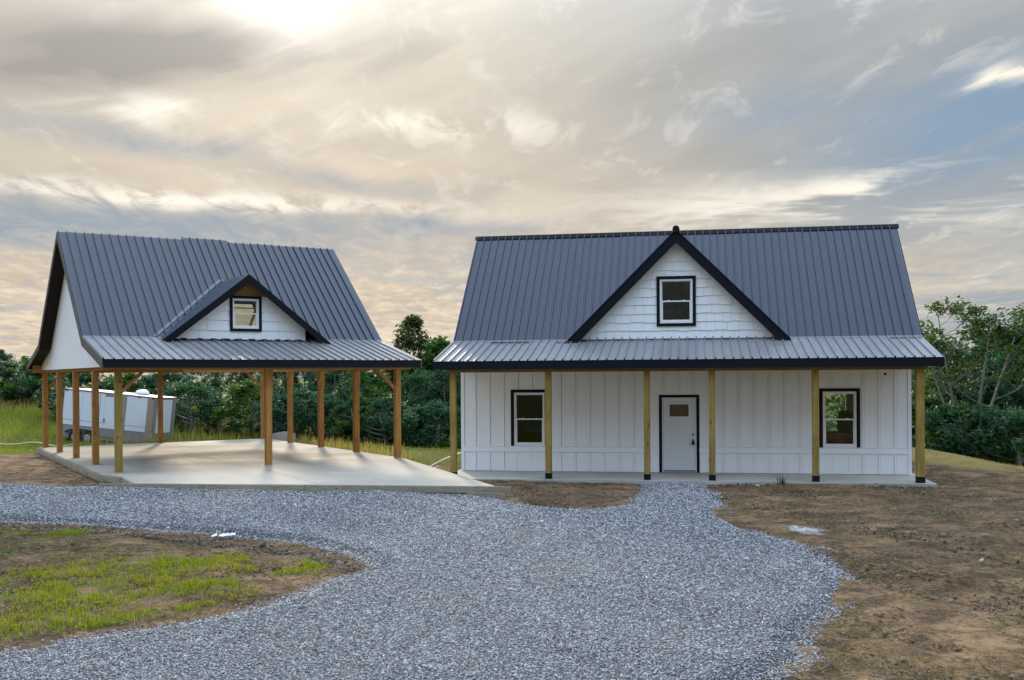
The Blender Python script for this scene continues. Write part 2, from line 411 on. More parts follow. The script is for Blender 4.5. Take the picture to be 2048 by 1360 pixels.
def f_gravel(T, b):
    e = T.vor(T.pos, 24., 'DISTANCE_TO_EDGE'); cc = T.vor(T.pos, 24., 'F1', 'Color')
    e2 = T.vor(T.pos, 48., 'DISTANCE_TO_EDGE')
    v = T.sep(cc)[0]
    c = T.mix(v, (.10, .100, .106, 1), (.38, .372, .37, 1))
    c = T.mix(T.ramp(e, .0, .16, .85, 0.), c, (.022, .024, .030, 1))
    c = T.mix(T.ramp(T.noise(T.pos, .55, 5, .6, .4), .52, .72, 0., .45), c, (.27, .245, .205, 1))
    T.put(b.inputs['Base Color'], c); b.inputs['Roughness'].default_value = .85
    T.put(b.inputs['Normal'], bump(T, T.m('ADD', T.ramp(e, 0., .3), T.m('MULTIPLY', T.ramp(e2, 0., .3), .4)), .03))
M['gravel'] = material('crushed limestone', f_gravel)
def f_stone(T, b):
    r = island(T)
    c = T.mix(T.m('POWER', r, 1.2), (.066, .067, .073, 1), (.52, .508, .50, 1))
    c = T.mix(T.ramp(T.noise(T.pos, .55, 5, .6, .4), .52, .72, 0., .35), c, (.30, .27, .225, 1))
    c = T.mix(T.ramp(T.noise(T.pos, 70., 3), .4, .7, 0, .25), c, (.05, .055, .07, 1))
    T.put(b.inputs['Base Color'], c); b.inputs['Roughness'].default_value = .8
M['stone'] = material('limestone chips', f_stone)
def f_clod(T, b):
    r = island(T)
    T.put(b.inputs['Base Color'], T.mix(r, (.035, .025, .018, 1), (.24, .175, .12, 1))); b.inputs['Roughness'].default_value = .95
M['clod'] = material('soil clods', f_clod)
def m_blade(name, c0, c1, c2, tr=.35):
    def fn(T, b):
        r = island(T)
        c = T.mix(r, c0+(1,), c1+(1,))
        c = T.mix(T.ramp(T.noise(T.pos, .9, 3), .45, .7, 0., .8), c, c2+(1,))
        d = T.new('ShaderNodeBsdfDiffuse'); T.put(d.inputs[0], c)
        t = T.new('ShaderNodeBsdfTranslucent'); T.put(t.inputs[0], T.mix(1., c, (1.5, 1.5, .7, 1), 'MULTIPLY'))
        mx = T.new('ShaderNodeMixShader'); mx.inputs[0].default_value = tr
        T.t.links.new(d.outputs[0], mx.inputs[1]); T.t.links.new(t.outputs[0], mx.inputs[2])
        T.t.links.new(mx.outputs[0], T.t.nodes['Material Output'].inputs[0])
    return material(name, fn)
M['grass'] = m_blade('short grass', (.11, .155, .012), (.30, .35, .03), (.31, .27, .06), .45)
M['field'] = m_blade('field grass', (.13, .16, .012), (.30, .33, .03), (.20, .25, .018), .5)
M['seed'] = m_blade('seeding grass', (.34, .26, .12), (.50, .38, .19), (.30, .32, .09), .45)
M['drygrass'] = m_blade('dry grass', (.26, .19, .085), (.42, .32, .15), (.22, .22, .06), .3)
M['straw'] = m_blade('straw', (.10, .072, .045), (.36, .28, .18), (.07, .05, .034), .15)
def m_leaf(name, c0, c1, tr=.35):
    def fn(T, b):
        r = island(T)
        ob = T.m('MULTIPLY', orand(T), 50.)
        n = T.noise(T.vm('ADD', T.obj, T.comb(ob, ob, ob)), .75, 3, .6)
        c = T.mix(r, c0+(1,), c1+(1,))
        c = T.mix(T.ramp(n, .45, .68, 0., .75), c, (c1[0]*1.5, c1[1]*1.3, c1[2]*.9, 1))
        c = T.mix(T.m('MULTIPLY', orand(T), .35), c, (c0[0]*.8, c0[1], c0[2]*1.6, 1))
        b.inputs['Roughness'].default_value = .5; b.inputs['Specular IOR Level'].default_value = .3
        T.put(b.inputs['Base Color'], c)
        t = T.new('ShaderNodeBsdfTranslucent'); T.put(t.inputs[0], T.mix(1., c, (1.5, 1.7, .6, 1), 'MULTIPLY'))
        mx = T.new('ShaderNodeMixShader'); mx.inputs[0].default_value = tr
        T.t.links.new(b.outputs[0], mx.inputs[1]); T.t.links.new(t.outputs[0], mx.inputs[2])
        T.t.links.new(mx.outputs[0], T.t.nodes['Material Output'].inputs[0])
    return material(name, fn)
M['leaf'] = m_leaf('dark woodland leaf', (.018, .060, .037), (.044, .108, .046), .38)
M['leaf_l'] = m_leaf('fresh green leaf', (.034, .090, .020), (.085, .155, .032), .42)
M['leaf_d'] = m_leaf('olive leaf', (.034, .050, .014), (.070, .088, .024), .25)
M['leaf_o'] = m_leaf('olive green leaf', (.030, .062, .016), (.075, .115, .026), .35)
M['bark'] = m_wood('grey bark', (.34, .31, .27), 'z', .5, False, .9)

# ------------------------------------------------------------------ terrain
def ss(t): t = np.clip(t, 0, 1); return t*t*(3-2*t)
def g(x, y):
    x = np.asarray(x, float); y = np.asarray(y, float)
    z = -.07 + .022*np.sin(x*.9+1.3)*np.cos(y*.7) + .012*np.sin(x*2.3+y*1.7)
    z = z + 1.35*ss((y-40.5)/15)*ss((-x-8)/13)
    ye = np.interp(x, [-40, -22, -14, -9, -4, 0, 6, 13, 20], [80, 68, 58, 48, 40, 38, 40, 38, 33])
    z = z - 4.5*ss((y-ye)/16)
    z = z - 4.0*ss((x-14.0)/14)*ss((y-14)/16)
    z = z + .12*ss((x-10.5)/2.5)*ss((y-27)/3)*ss((16.5-x)/3)
    r = np.hypot(x, y-20)
    return z + 3.0*ss((r-120)/500)*np.sin(x*.011)*np.cos(y*.009)
def gs(x, y): return float(g(x, y))
def inside(px, py, poly):
    px = np.asarray(px); py = np.asarray(py); r = np.zeros(px.shape, bool); n = len(poly); j = n-1
    for i in range(n):
        (xi, yi), (xj, yj) = poly[i], poly[j]
        c = ((yi > py) != (yj > py)) & (px < (xj-xi)*(py-yi)/(yj-yi+1e-12)+xi)
        r ^= c; j = i
    return r
def edge_dist(px, py, poly):
    d = np.full(np.asarray(px).shape, 1e9); n = len(poly)
    for i in range(n):
        ax, ay = poly[i]; bx, by = poly[(i+1) % n]
        t = np.clip(((px-ax)*(bx-ax)+(py-ay)*(by-ay))/((bx-ax)**2+(by-ay)**2+1e-9), 0, 1)
        d = np.minimum(d, np.hypot(px-ax-t*(bx-ax), py-ay-t*(by-ay)))
    return d
# outlines measured on the ground
DRIVE = [(-40, 30.5), (-13.5, 27.1), (-10.4, 26.0), (-9.0, 25.05), (-.77, 23.95), (-.29, 23.2), (.58, 21.8), (1.59, 21.2), (2.4, 22.1), (2.95, 23.7),
         (3.36, 26.6), (5.21, 26.5), (4.56, 22.7), (4.18, 19.9), (4.37, 18.2), (4.69, 16.85), (4.75, 15.4), (4.6, 14.1), (4.41, 13.1),
         (3.9, 12.1), (3.32, 11.2), (3.05, 10.5), (3.02, 10.15), (2.7, 9.7), (2.3, 9.2), (1.2, 7.5), (.5, 5), (0, 0), (0, -6), (-7, -6), (-8, 4), (-7.5, 8.6),
         (-5.22, 10.5), (-4.47, 11.1), (-3.8, 11.6), (-3.22, 12.1), (-2.85, 12.9), (-2.55, 14.0), (-2.03, 14.75), (-2.52, 15.9), (-3.55, 17.2),
         (-4.52, 17.7), (-5.52, 18.2), (-6.58, 18.7), (-8.29, 19.5), (-9.95, 20.0), (-14, 21.2), (-40, 25)]
ISLAND = [(-40, 24.6), (-14, 20.9), (-9.95, 19.5), (-6.6, 18.1), (-4.6, 17.0), (-3.2, 15.9), (-2.4, 14.6), (-2.9, 13.5), (-3.1, 12.9), (-3.5, 12.3),
          (-4.1, 11.7), (-5.2, 10.8), (-7.5, 9), (-8.5, 4), (-8.5, -6), (-40, -6)]
def frame_pts(F):
    c, s = math.cos(F[2]), math.sin(F[2])
    return lambda a, b: (F[0]+a*c-b*s, F[1]+a*s+b*c)
HF = (-1.4639, 29.7047, -.1729); CF = (-10.6467, 27.8783, .5686)
hp, cp = frame_pts(HF), frame_pts(CF)
HW = 12.316; CL, CD, CZ = 8.354, 12.5575, .1688

def grass_mask(x, y):
    x = np.asarray(x, float); y = np.asarray(y, float)
    m = np.full(x.shape, .03)
    isl = inside(x, y, ISLAND)
    m = np.where(isl, np.clip(.20+.26*ss(edge_dist(x, y, ISLAND)/1.5), 0, 1), m)
    c, s = math.cos(CF[2]), math.sin(CF[2])
    a = (x-CF[0])*c+(y-CF[1])*s; b = -(x-CF[0])*s+(y-CF[1])*c
    back = np.maximum(ss((b-CD-.1)/.9)*ss((14-a)/3), ss((y-38.6+.15*(x+20))/2.5)*ss((-x-15)/2))
    gapm = ss((a-CL-.3)/.8)*ss((y-30.5)/2.5)
    right = ss((y-27.2)/2.8)*ss((x-11.5)/1.6)*.75
    m = np.maximum.reduce([m, back, gapm, right])
    rr = ss((x-4.5)/2)*ss((14-y)/3)*.18
    return np.maximum(m, rr)
def build_ground():
    def lines(lo, hi, step, far):
        a = list(np.arange(lo, hi+1e-6, step)); s = step; v = hi
        while v < far: s *= 1.35; v += s; a.append(v)
        s = step; v = lo; pre = []
        while v > -far: s *= 1.35; v -= s; pre.append(v)
        return np.array(pre[::-1]+a)
    xs, ys = lines(-34, 24, .22, 2500), lines(4, 62, .22, 2500)
    X, Y = np.meshgrid(xs, ys); Z = g(X, Y)
    dm = (X > -34) & (X < 24) & (Y > 3) & (Y < 62)
    # small ruts and hummocks in the loose soil
    hum = (.020*np.sin(X*5.1+2*np.sin(Y*1.3))*np.sin(Y*4.3+1.7*np.sin(X*1.9)) + .014*np.sin(X*9.7+Y*3.1)*np.sin(Y*8.3-X*2.2))
    hum = hum*.45*(1+.8*np.sin(X*.8+Y*.5))
    Z = Z + np.where(dm, hum, 0)
    isl = inside(X, Y, ISLAND); Z = Z + np.where(isl & dm, .06*ss(edge_dist(X, Y, ISLAND)/1.2)+.03*np.sin(X*3.3)*np.sin(Y*2.9), 0)
    Z = Z + np.where(dm & (X > 3), .03*np.sin(X*2.1+Y*.9), 0)
    nx, ny = len(xs), len(ys)
    i = (np.arange(ny-1)[:, None]*nx+np.arange(nx-1)[None]).ravel()
    tris = np.concatenate([np.stack([i, i+1, i+nx+1], 1), np.stack([i, i+nx+1, i+nx], 1)])
    v = np.stack([X.ravel(), Y.ravel(), Z.ravel()], 1)
    o = big_mesh('ground', v, tris, M['ground'])
    o.data.polygons.foreach_set('use_smooth', np.ones(len(tris), bool))
    ca = o.data.color_attributes.new('grass', 'FLOAT_COLOR', 'POINT')
    gm = grass_mask(X, Y); gm = np.where(dm, gm, .9)
    dry = np.clip(ss((X-6)/4)*.9 + .25*ss((Y-34)/4)*ss((X+6)/2), 0, 1)
    sand = np.clip(ss((-X-9)/1.5)*ss((Y-24)/2)+.8*ss((X-2)/2)*ss((13.5-Y)/3), 0, 1)
    ca.data.foreach_set('color', np.stack([gm.ravel(), dry.ravel(), sand.ravel(), np.ones(gm.size)], 1).astype(np.float32).ravel())
    return tag(o, kind='structure')
build_ground()
def drive_z(x, y):
    e = np.where(inside(x, y, DRIVE), edge_dist(x, y, DRIVE), -edge_dist(x, y, DRIVE))
    t = ss((e+.05)/.5)
    pad = ss(1-np.abs(y-(24.7-.02*x))/1.6)*ss((-x-.6)/1.5)*ss((x+12)/2)
    return g(x, y)-.075+t*.145+.085*pad*t + .016*np.sin(x*1.9+.7*y)*np.sin(y*1.3)*t, e
def build_drive():
    st = .13
    xs, ys = np.arange(-24, 6, st), np.arange(-5.9, 30, st)
    X, Y = np.meshgrid(xs, ys)
    X = X+rng.uniform(-.03, .03, X.shape); Y = Y+rng.uniform(-.03, .03, Y.shape)
    Z, e = drive_z(X, Y)
    nx, ny = len(xs), len(ys)
    ok = e > -.16
    i = (np.arange(ny-1)[:, None]*nx+np.arange(nx-1)[None]).ravel()
    k = ok.ravel(); q = k[i] & k[i+1] & k[i+nx] & k[i+nx+1]; i = i[q]
    tris = np.concatenate([np.stack([i, i+1, i+nx+1], 1), np.stack([i, i+nx+1, i+nx], 1)])
    used = np.unique(tris); mp = np.full(nx*ny, -1); mp[used] = np.arange(len(used))
    v = np.stack([X.ravel(), Y.ravel(), Z.ravel()], 1)[used]
    o = big_mesh('gravel_drive', v, mp[tris], M['gravel'])
    o.data.polygons.foreach_set('use_smooth', np.ones(len(tris), bool))
    tag(o, kind='structure')
build_drive()

# ------------------------------------------------------------------ scattered stuff
OCT = np.array([(1,0,0),(-1,0,0),(0,1,0),(0,-1,0),(0,0,1),(0,0,-1)], float)
OCTF = np.array([(0,2,4),(2,1,4),(1,3,4),(3,0,4),(2,0,5),(1,2,5),(3,1,5),(0,3,5)])
def rocks(name, P, size, mat, flat=.6, parent=None):
    n = len(P)
    v = OCT[None]*rng.uniform(.6, 1.35, (n, 6, 3))+rng.uniform(-.22, .22, (n, 6, 3))
    v[:, :, 2] *= flat
    th = rng.uniform(0, 2*np.pi, n); tl = rng.normal(0, .45, n)
    c, s = np.cos(tl), np.sin(tl); y2 = v[:, :, 1]*c[:, None]-v[:, :, 2]*s[:, None]; z2 = v[:, :, 1]*s[:, None]+v[:, :, 2]*c[:, None]
    c, s = np.cos(th)[:, None], np.sin(th)[:, None]; x3 = v[:, :, 0]*c-y2*s; y3 = v[:, :, 0]*s+y2*c
    v = np.stack([x3, y3, z2], 2)*np.asarray(size)[:, None, None]+P[:, None, :]
    f = (OCTF[None]+(np.arange(n)*6)[:, None, None]).reshape(-1, 3)
    return big_mesh(name, v.reshape(-1, 3), f, mat, parent)
def in_view(x, y, pad=.6):
    return (np.abs(x) < y*.5+pad+.4) & (y > 6.5)
def scatter_gravel():
    out = []; sz = []
    n = 900000; x = rng.uniform(-15, 5.6, n); y = 8.2*np.exp(rng.random(n)*math.log(28.5/8.2))
    w = .5*y+1.2; k = (np.abs(x) < w) & (rng.random(n) < (8.2/y)**.55); x, y = x[k], y[k]
    z, e = drive_z(x, y)
    k = (e > rng.normal(0, .05, len(x))-.02) & (e > -.30)
    x, y, z, e = x[k], y[k], z[k], e[k]
    if len(x) > 175000: x, y, z = x[:175000], y[:175000], z[:175000]
    z = np.maximum(z, g(x, y))
    out.append(np.stack([x, y, z+.003], 1)); sz.append(rng.uniform(.55, 1.35, len(x))*(.0055+.00072*y)*np.where(rng.random(len(x)) < .05, 1.6, 1))
    # strays along the edges
    n = 5000; x = rng.uniform(-14, 6, n*8); y = rng.uniform(8, 28, n*8); z, e = drive_z(x, y)
    k = in_view(x, y) & (e < .0) & (e > -rng.exponential(.16, len(x)))
    x, y = x[k][:n], y[k][:n]
    out.append(np.stack([x, y, g(x, y)+.012], 1)); sz.append(rng.uniform(.008, .022, len(x)))
    o = rocks('gravel_chips', np.concatenate(out), np.concatenate(sz), M['stone'])
    tag(o, 'loose blue grey crushed stone covering the forked drive', 'gravel', kind='stuff')
scatter_gravel()

def blades(name, P, h, w, mat, lean=.35, seg=2, parent=None):
    """curved grass blades, one island each"""
    n = len(P); th = rng.uniform(0, 2*np.pi, n); h = np.asarray(h); w = np.asarray(w)
    lx, ly = np.cos(th), np.sin(th); ph = th+rng.normal(np.pi/2, .5, n); wx, wy = np.cos(ph)*w/2, np.sin(ph)*w/2
    ln = np.abs(rng.normal(0, lean, n))*h
    b0 = P-np.stack([wx, wy, np.full(n, .015)], 1); b1 = P+np.stack([wx, wy, np.full(n, -.015)], 1)
    tip = P+np.stack([lx*ln, ly*ln, h*np.clip(1-.35*(ln/h)**2, .35, 1)], 1)
    if seg == 1:
        v = np.stack([b0, b1, tip], 1).reshape(-1, 3); f = (np.arange(n)*3)[:, None]+np.array([[0, 1, 2]])
        return big_mesh(name, v, f.reshape(-1, 3), mat, parent)
    mid = P+np.stack([lx*ln*.28, ly*ln*.28, h*.6], 1); mw = np.stack([wx, wy, np.zeros(n)], 1)*.75
    v = np.stack([b0, b1, mid-mw, mid+mw, tip], 1).reshape(-1, 3)
    f = (np.arange(n)*5)[:, None, None]+np.array([[0, 1, 3], [0, 3, 2], [2, 3, 4]])[None]
    return big_mesh(name, v, f.reshape(-1, 3), mat, parent)
def vnoise(x, y, s, seed):
    r = np.random.default_rng(seed); t = r.random((64, 64))
    x = np.asarray(x)/s+100.; y = np.asarray(y)/s+100.; i, j = np.floor(x).astype(int), np.floor(y).astype(int)
    u, v = ss(x-i), ss(y-j); q = lambda a, b: t[a % 64, b % 64]
    return (q(i, j)*(1-u)+q(i+1, j)*u)*(1-v)+(q(i, j+1)*(1-u)+q(i+1, j+1)*u)*v
def isl_z(x, y):
    return g(x, y)+.06*ss(edge_dist(x, y, ISLAND)/1.2)
def scatter_grass():
    # island lawn, in tufts
    n = 24000; x = rng.uniform(-12, -2, n); y = rng.uniform(9.5, 21, n)
    dn = .34*vnoise(x, y, .2, 2)+.36*vnoise(x, y, .6, 3)+.30*vnoise(x, y, 1.7, 4)
    e = edge_dist(x, y, ISLAND)
    k = inside(x, y, ISLAND) & in_view(x, y, 1.0) & (dn > .41+.26*rng.random(n)-.10*ss((14.5-y)/3)+.22*ss((y-15.0)/1.2)*ss((18.5+.25*x-y+2)/1.)) & (e > .12)
    x, y, dn = x[k], y[k], dn[k]
    m = rng.integers(4, 17, len(x)); X = np.repeat(x, m); Y = np.repeat(y, m); D = np.repeat(dn, m)
    X = X+rng.normal(0, .045, len(X)); Y = Y+rng.normal(0, .05, len(X))
    H = rng.uniform(.025, .10, len(X))*(.3+1.0*D)*np.repeat(rng.uniform(.5, 1.4, len(x)), m)
    o = blades('lawn_grass', np.stack([X, Y, isl_z(X, Y)], 1), H, rng.uniform(.005, .011, len(X)), M['grass'], .75)
    tag(o, 'patchy bright green grass on the lawn between the drive arms', 'grass', kind='stuff')
    # dead thatch over the island and the bare soil
    n = 130000; x = rng.uniform(-12, 12, n); y = 8.8*np.exp(rng.random(n)*math.log(28/8.8))
    _, e = drive_z(x, y)
    k = in_view(x, y, .5) & (e < -.05) & (vnoise(x, y, .8, 9)+rng.normal(0, .1, n) > .42)
    x, y = x[k], y[k]; th = rng.uniform(0, 2*np.pi, len(x)); L = rng.uniform(.02, .09, len(x)); w = rng.uniform(.002, .005, len(x))
    z = np.where(inside(x, y, ISLAND), isl_z(x, y), g(x, y))+.012
    dx, dy = np.cos(th)*L, np.sin(th)*L; nx_, ny_ = -np.sin(th)*w, np.cos(th)*w; dz = rng.normal(.008, .02, len(x))
    v = np.stack([np.stack([x-dx, y-dy, z], 1), np.stack([x+nx_, y+ny_, z+.012], 1), np.stack([x+dx, y+dy, z+dz+.01], 1)], 1).reshape(-1, 3)
    o = big_mesh('dead_thatch', v, (np.arange(len(x))*3)[:, None]+np.array([[0, 1, 2]]), M['straw'])
    tag(o, 'dry straw and dead stems littering the bare brown soil', 'straw', kind='stuff')
    # clods
    n = 110000; x = rng.uniform(-12, 12, n); y = 8.8*np.exp(rng.random(n)*math.log(28.5/8.8)); _, e = drive_z(x, y)
    k = in_view(x, y, .5) & (e < -.02) & (vnoise(x, y, .9, 12)+rng.normal(0, .12, n) > .52)
    x, y = x[k], y[k]
    x2 = rng.uniform(-15, -9, 2500); y2 = rng.uniform(25, 38, 2500); _, e2 = drive_z(x2, y2); k = e2 < -.05
    x, y = np.concatenate([x, x2[k]]), np.concatenate([y, y2[k]])
    z = np.where(inside(x, y, ISLAND), isl_z(x, y), g(x, y))
    # dark turned soil along the island's upper edge
    n = 5200; xe = rng.uniform(-11, -2.2, n); t = rng.normal(0, .13, n)
    ye = np.interp(xe, [-9.95, -6.6, -4.6, -3.2, -2.4], [19.6, 18.25, 17.2, 16.1, 14.9])-.18+t
    x, y, z = np.concatenate([x, xe]), np.concatenate([y, ye]), np.concatenate([z, isl_z(xe, ye)+.02])
    o = rocks('soil_clods', np.stack([x, y, z], 1), rng.exponential(.009, len(x))+.005, M['clod'], .7)
    tag(o, 'crumbled brown soil clods and pebbles on the bare ground', 'soil', kind='stuff')
    # sparse dry grass on the right-hand soil
    n = 3600; x = rng.uniform(2.4, 12, n); y = rng.uniform(9, 26, n); _, e = drive_z(x, y)
    k = in_view(x, y, .5) & (e < -.1) & (vnoise(x, y, 1.1, 21)+.25*ss((13-y)/3) > .62)
    x, y = x[k], y[k]; m = rng.integers(4, 12, len(x)); X = np.repeat(x, m)+rng.normal(0, .06, m.sum()); Y = np.repeat(y, m)+rng.normal(0, .06, m.sum())
    o = blades('sparse_grass', np.stack([X, Y, g(X, Y)], 1), rng.uniform(.02, .07, len(X)), rng.uniform(.003, .006, len(X)), M['drygrass'], .8)
    tag(o, 'thin yellowing grass sprouting from the soil right of the drive', 'grass', kind='stuff')
    # short turf behind
    n = 150000; x = rng.uniform(-34, 20, n); y = rng.uniform(27, 66, n)
    gm = grass_mask(x, y); k = (gm > .35+.25*rng.random(n)) & (np.abs(x) < y*.5+1) & ~((x > -1) & (x < 11.5))
    k &= (y < 60) 
    x, y = x[k], y[k]; left = x < -9
    H = np.where(left, rng.uniform(.10, .34, len(x)), rng.uniform(.05, .13, len(x)))
    near = (x < -9) & (y < 44+.0*x); H = np.where(near, H*.55, H)
    W = np.where(left, .028, .02)
    sel = x < 8
    o = blades('meadow_grass', np.stack([x, y, g(x, y)], 1)[sel], H[sel], W[sel]*rng.uniform(.6, 1.2, sel.sum()), M['field'], .45, 1)
    tag(o, 'sunlit green meadow grass behind the open carport', 'grass', kind='stuff')
    o = blades('hill_grass', np.stack([x, y, g(x, y)], 1)[~sel], H[~sel]*.7, W[~sel]*rng.uniform(.5, 1., (~sel).sum()), M['drygrass'], .6, 1)
    tag(o, 'short yellow grass on the bank right of the house', 'grass', kind='stuff')
    # tall seeding grass
    n = 9000; x = rng.uniform(-33, -6, n); y = rng.uniform(40, 62, n)
    c, s = math.cos(CF[2]), math.sin(CF[2]); a = (x-CF[0])*c+(y-CF[1])*s; b = -(x-CF[0])*s+(y-CF[1])*c
    k = (np.abs(x) < y*.5+1) & (((y > 51.5) & (x < -16.5)) | ((b > CD+1.4) & (a > 2.0) & (y < 54)))
    x, y = x[k], y[k]
    x2 = rng.uniform(-9, -2, 6000); y2 = rng.uniform(31, 46, 6000); a = (x2-CF[0])*c+(y2-CF[1])*s
    k = (a > CL+.5) & (a < CL+1.6) & (y2 > 34.5)
    x, y = np.concatenate([x, x2[k]]), np.concatenate([y, y2[k]])
    H = rng.uniform(.25, .62, len(x))
    o = blades('tall_seed_grass', np.stack([x, y, g(x, y)], 1), H, rng.uniform(.014, .03, len(x)), M['seed'], .3, 2)
    tag(o, 'tall tan seeding grass along the edge of the wood', 'grass', kind='stuff')
scatter_grass()

# ------------------------------------------------------------------ slabs
def build_slabs():
    # carport pad: outline in world metres, cut once by a control joint
    pad = [(-17.6, 38.35), (-10.85, 27.25), (-10.05, 26.6), (-9.15, 24.95), (-.41, 23.80), (-3.45, 32.35), (-10.3, 43.3)]
    J0, J1 = (-13.6, 41.0), (-4.3, 23.9)
    def side(p): return (J1[0]-J0[0])*(p[1]-J0[1])-(J1[1]-J0[1])*(p[0]-J0[0])
    def clip(poly, sg, off):
        out = []; n = len(poly); L = math.hypot(J1[0]-J0[0], J1[1]-J0[1])
        for i in range(n):
            a, b = poly[i], poly[(i+1) % n]; sa, sb = sg*side(a)/L-off, sg*side(b)/L-off
            if sa >= 0: out.append(a)
            if sa*sb < 0: t = sa/(sa-sb); out.append((a[0]+t*(b[0]-a[0]), a[1]+t*(b[1]-a[1])))
        return out
    root = MB().prism(pad, lambda p, t: (p[0]*.9995, p[1]*.9995, t), -.35, CZ-.025).obj('concrete_pad', M['concrete'])
    tag(root, kind='structure')
    for sg in (1, -1):
        MB().prism(clip(pad, sg, .006), lambda p, t: (p[0], p[1], t), CZ-.02, CZ).obj('slab_section', M['concrete'], root)
    # form boards left in place round the pad
    def board(a, b, top, h, name='form_board', w=.038):
        MB().beam((a[0], a[1], top-h/2), (b[0], b[1], top-h/2), w, h, ch=.003).obj(name, M['form'], root)
    pts = [(-10.0, 24.97), (-7.4, 24.64), (-4.9, 24.31), (-2.3, 23.97), (-.04, 23.68)]
    for i in range(4):
        a, b = pts[i], pts[i+1]
        board((a[0]+.006, a[1]-.03), (b[0]-.006, b[1]-.03), CZ+.004-.003*(i % 2), .15)
    board((-9.22, 24.97), (-10.10, 26.62), CZ+.006, .16); board((-10.08, 26.55), (-10.95, 27.30), CZ-.01, .16)
    for i in range(3):
        t0, t1 = i/3, (i+1)/3-.004; A, B = (-10.98, 27.35), (-17.7, 38.4)
        board((A[0]+(B[0]-A[0])*t0, A[1]+(B[1]-A[1])*t0), (A[0]+(B[0]-A[0])*t1, A[1]+(B[1]-A[1])*t1), CZ-.012, .16)
    for p in ((-10.72, 26.98), (-11.9, 28.8), (-14.1, 32.5), (-.75, 23.62), (-.33, 23.58)):
        MB().beam((p[0], p[1], -.4), (p[0], p[1], CZ-.06), .05, .05, (0, 1, 0)).obj('stake', M['form'], root)
    MB().beam((-1.05, 23.66, -.02), (-.16, 23.5, -.05), .05, .16).obj('form_board', M['form'], root)
    # porch slab
    pr = thing('porch_slab', None, None, (HF[0], HF[1], 0), HF[2])
    del pr
porch_root = None
build_slabs()
for o in [o for o in bpy.data.objects if o.name.startswith('porch_slab')]: bpy.data.objects.remove(o)
m = MB()
prof = [(-.12, -2.32), (HW+.14, -2.32), (HW+.14, 7.0), (-.12, 7.0)]
m.prism(prof, lambda p, t: (p[0], p[1], t), -.4, -.004)
o = m.obj('porch_slab', M['concrete_p']); o.location = (HF[0], HF[1], 0); o.rotation_euler = (0, 0, HF[2]); tag(o, kind='structure')

# ------------------------------------------------------------------ shared building pieces
def panel_mesh(name, w, length, ribs, mat, rib_h=.046):
    """corrugated sheet: x across, y up the slope"""
    pr = []; p = w/ribs
    for k in range(ribs):
        x0 = k*p
        pr += [(x0, .0), (x0+.008, rib_h), (x0+.030, rib_h), (x0+.038, 0.), (x0+p*.46, 0.), (x0+p*.46+.008, .004), (x0+p*.46+.03, .004), (x0+p*.46+.038, 0.),
               (x0+p*.73, 0.), (x0+p*.73+.008, .004), (x0+p*.73+.03, .004), (x0+p*.73+.038, 0.)]
    pr += [(w-.001, 0.)]
    m = MB(); n = len(pr)
    v = [(x, 0, z) for x, z in pr]+[(x, length, z) for x, z in pr]
    m.add(v, [(i, i+1, n+i+1, n+i) for i in range(n-1)])
    me = bpy.data.meshes.new(name); me.from_pydata(m.v, [], m.f); me.materials.append(mat); me.update()
    sol = None
    return me
def wall_mesh(x0, x1, z0, z1, holes, y0, y1):
    """wall slab with rectangular openings"""
    xs = sorted({x0, x1, *[h[0] for h in holes], *[h[1] for h in holes]}); zs = sorted({z0, z1, *[h[2] for h in holes], *[h[3] for h in holes]})
    def solid(i, j):
        if i < 0 or j < 0 or i >= len(xs)-1 or j >= len(zs)-1: return False
        cx, cz = (xs[i]+xs[i+1])/2, (zs[j]+zs[j+1])/2
        return not any(h[0] < cx < h[1] and h[2] < cz < h[3] for h in holes)
    m = MB()
    for i in range(len(xs)-1):
        for j in range(len(zs)-1):
            if not solid(i, j): continue
            a, b, c, d = xs[i], xs[i+1], zs[j], zs[j+1]
            m.add([(a, y0, c), (b, y0, c), (b, y0, d), (a, y0, d)], [(0, 1, 2, 3)]); m.add([(a, y1, c), (b, y1, c), (b, y1, d), (a, y1, d)], [(3, 2, 1, 0)])
            if not solid(i-1, j): m.add([(a, y0, c), (a, y0, d), (a, y1, d), (a, y1, c)], [(0, 1, 2, 3)])
            if not solid(i+1, j): m.add([(b, y0, c), (b, y1, c), (b, y1, d), (b, y0, d)], [(0, 1, 2, 3)])
            if not solid(i, j-1): m.add([(a, y0, c), (a, y1, c), (b, y1, c), (b, y0, c)], [(0, 1, 2, 3)])
            if not solid(i, j+1): m.add([(a, y0, d), (b, y0, d), (b, y1, d), (a, y1, d)], [(0, 1, 2, 3)])
    return m
def clip_half(poly, nx, ny, d):
    """keep nx*x+ny*y <= d"""
    out = []; n = len(poly)
    for i in range(n):
        a, b = poly[i], poly[(i+1) % n]; sa, sb = d-nx*a[0]-ny*a[1], d-nx*b[0]-ny*b[1]
        if sa >= 0: out.append(a)
        if sa*sb < 0: t = sa/(sa-sb); out.append((a[0]+t*(b[0]-a[0]), a[1]+t*(b[1]-a[1])))
    return out
def area(p): return abs(sum(p[i][0]*p[(i+1) % len(p)][1]-p[(i+1) % len(p)][0]*p[i][1] for i in range(len(p))))/2
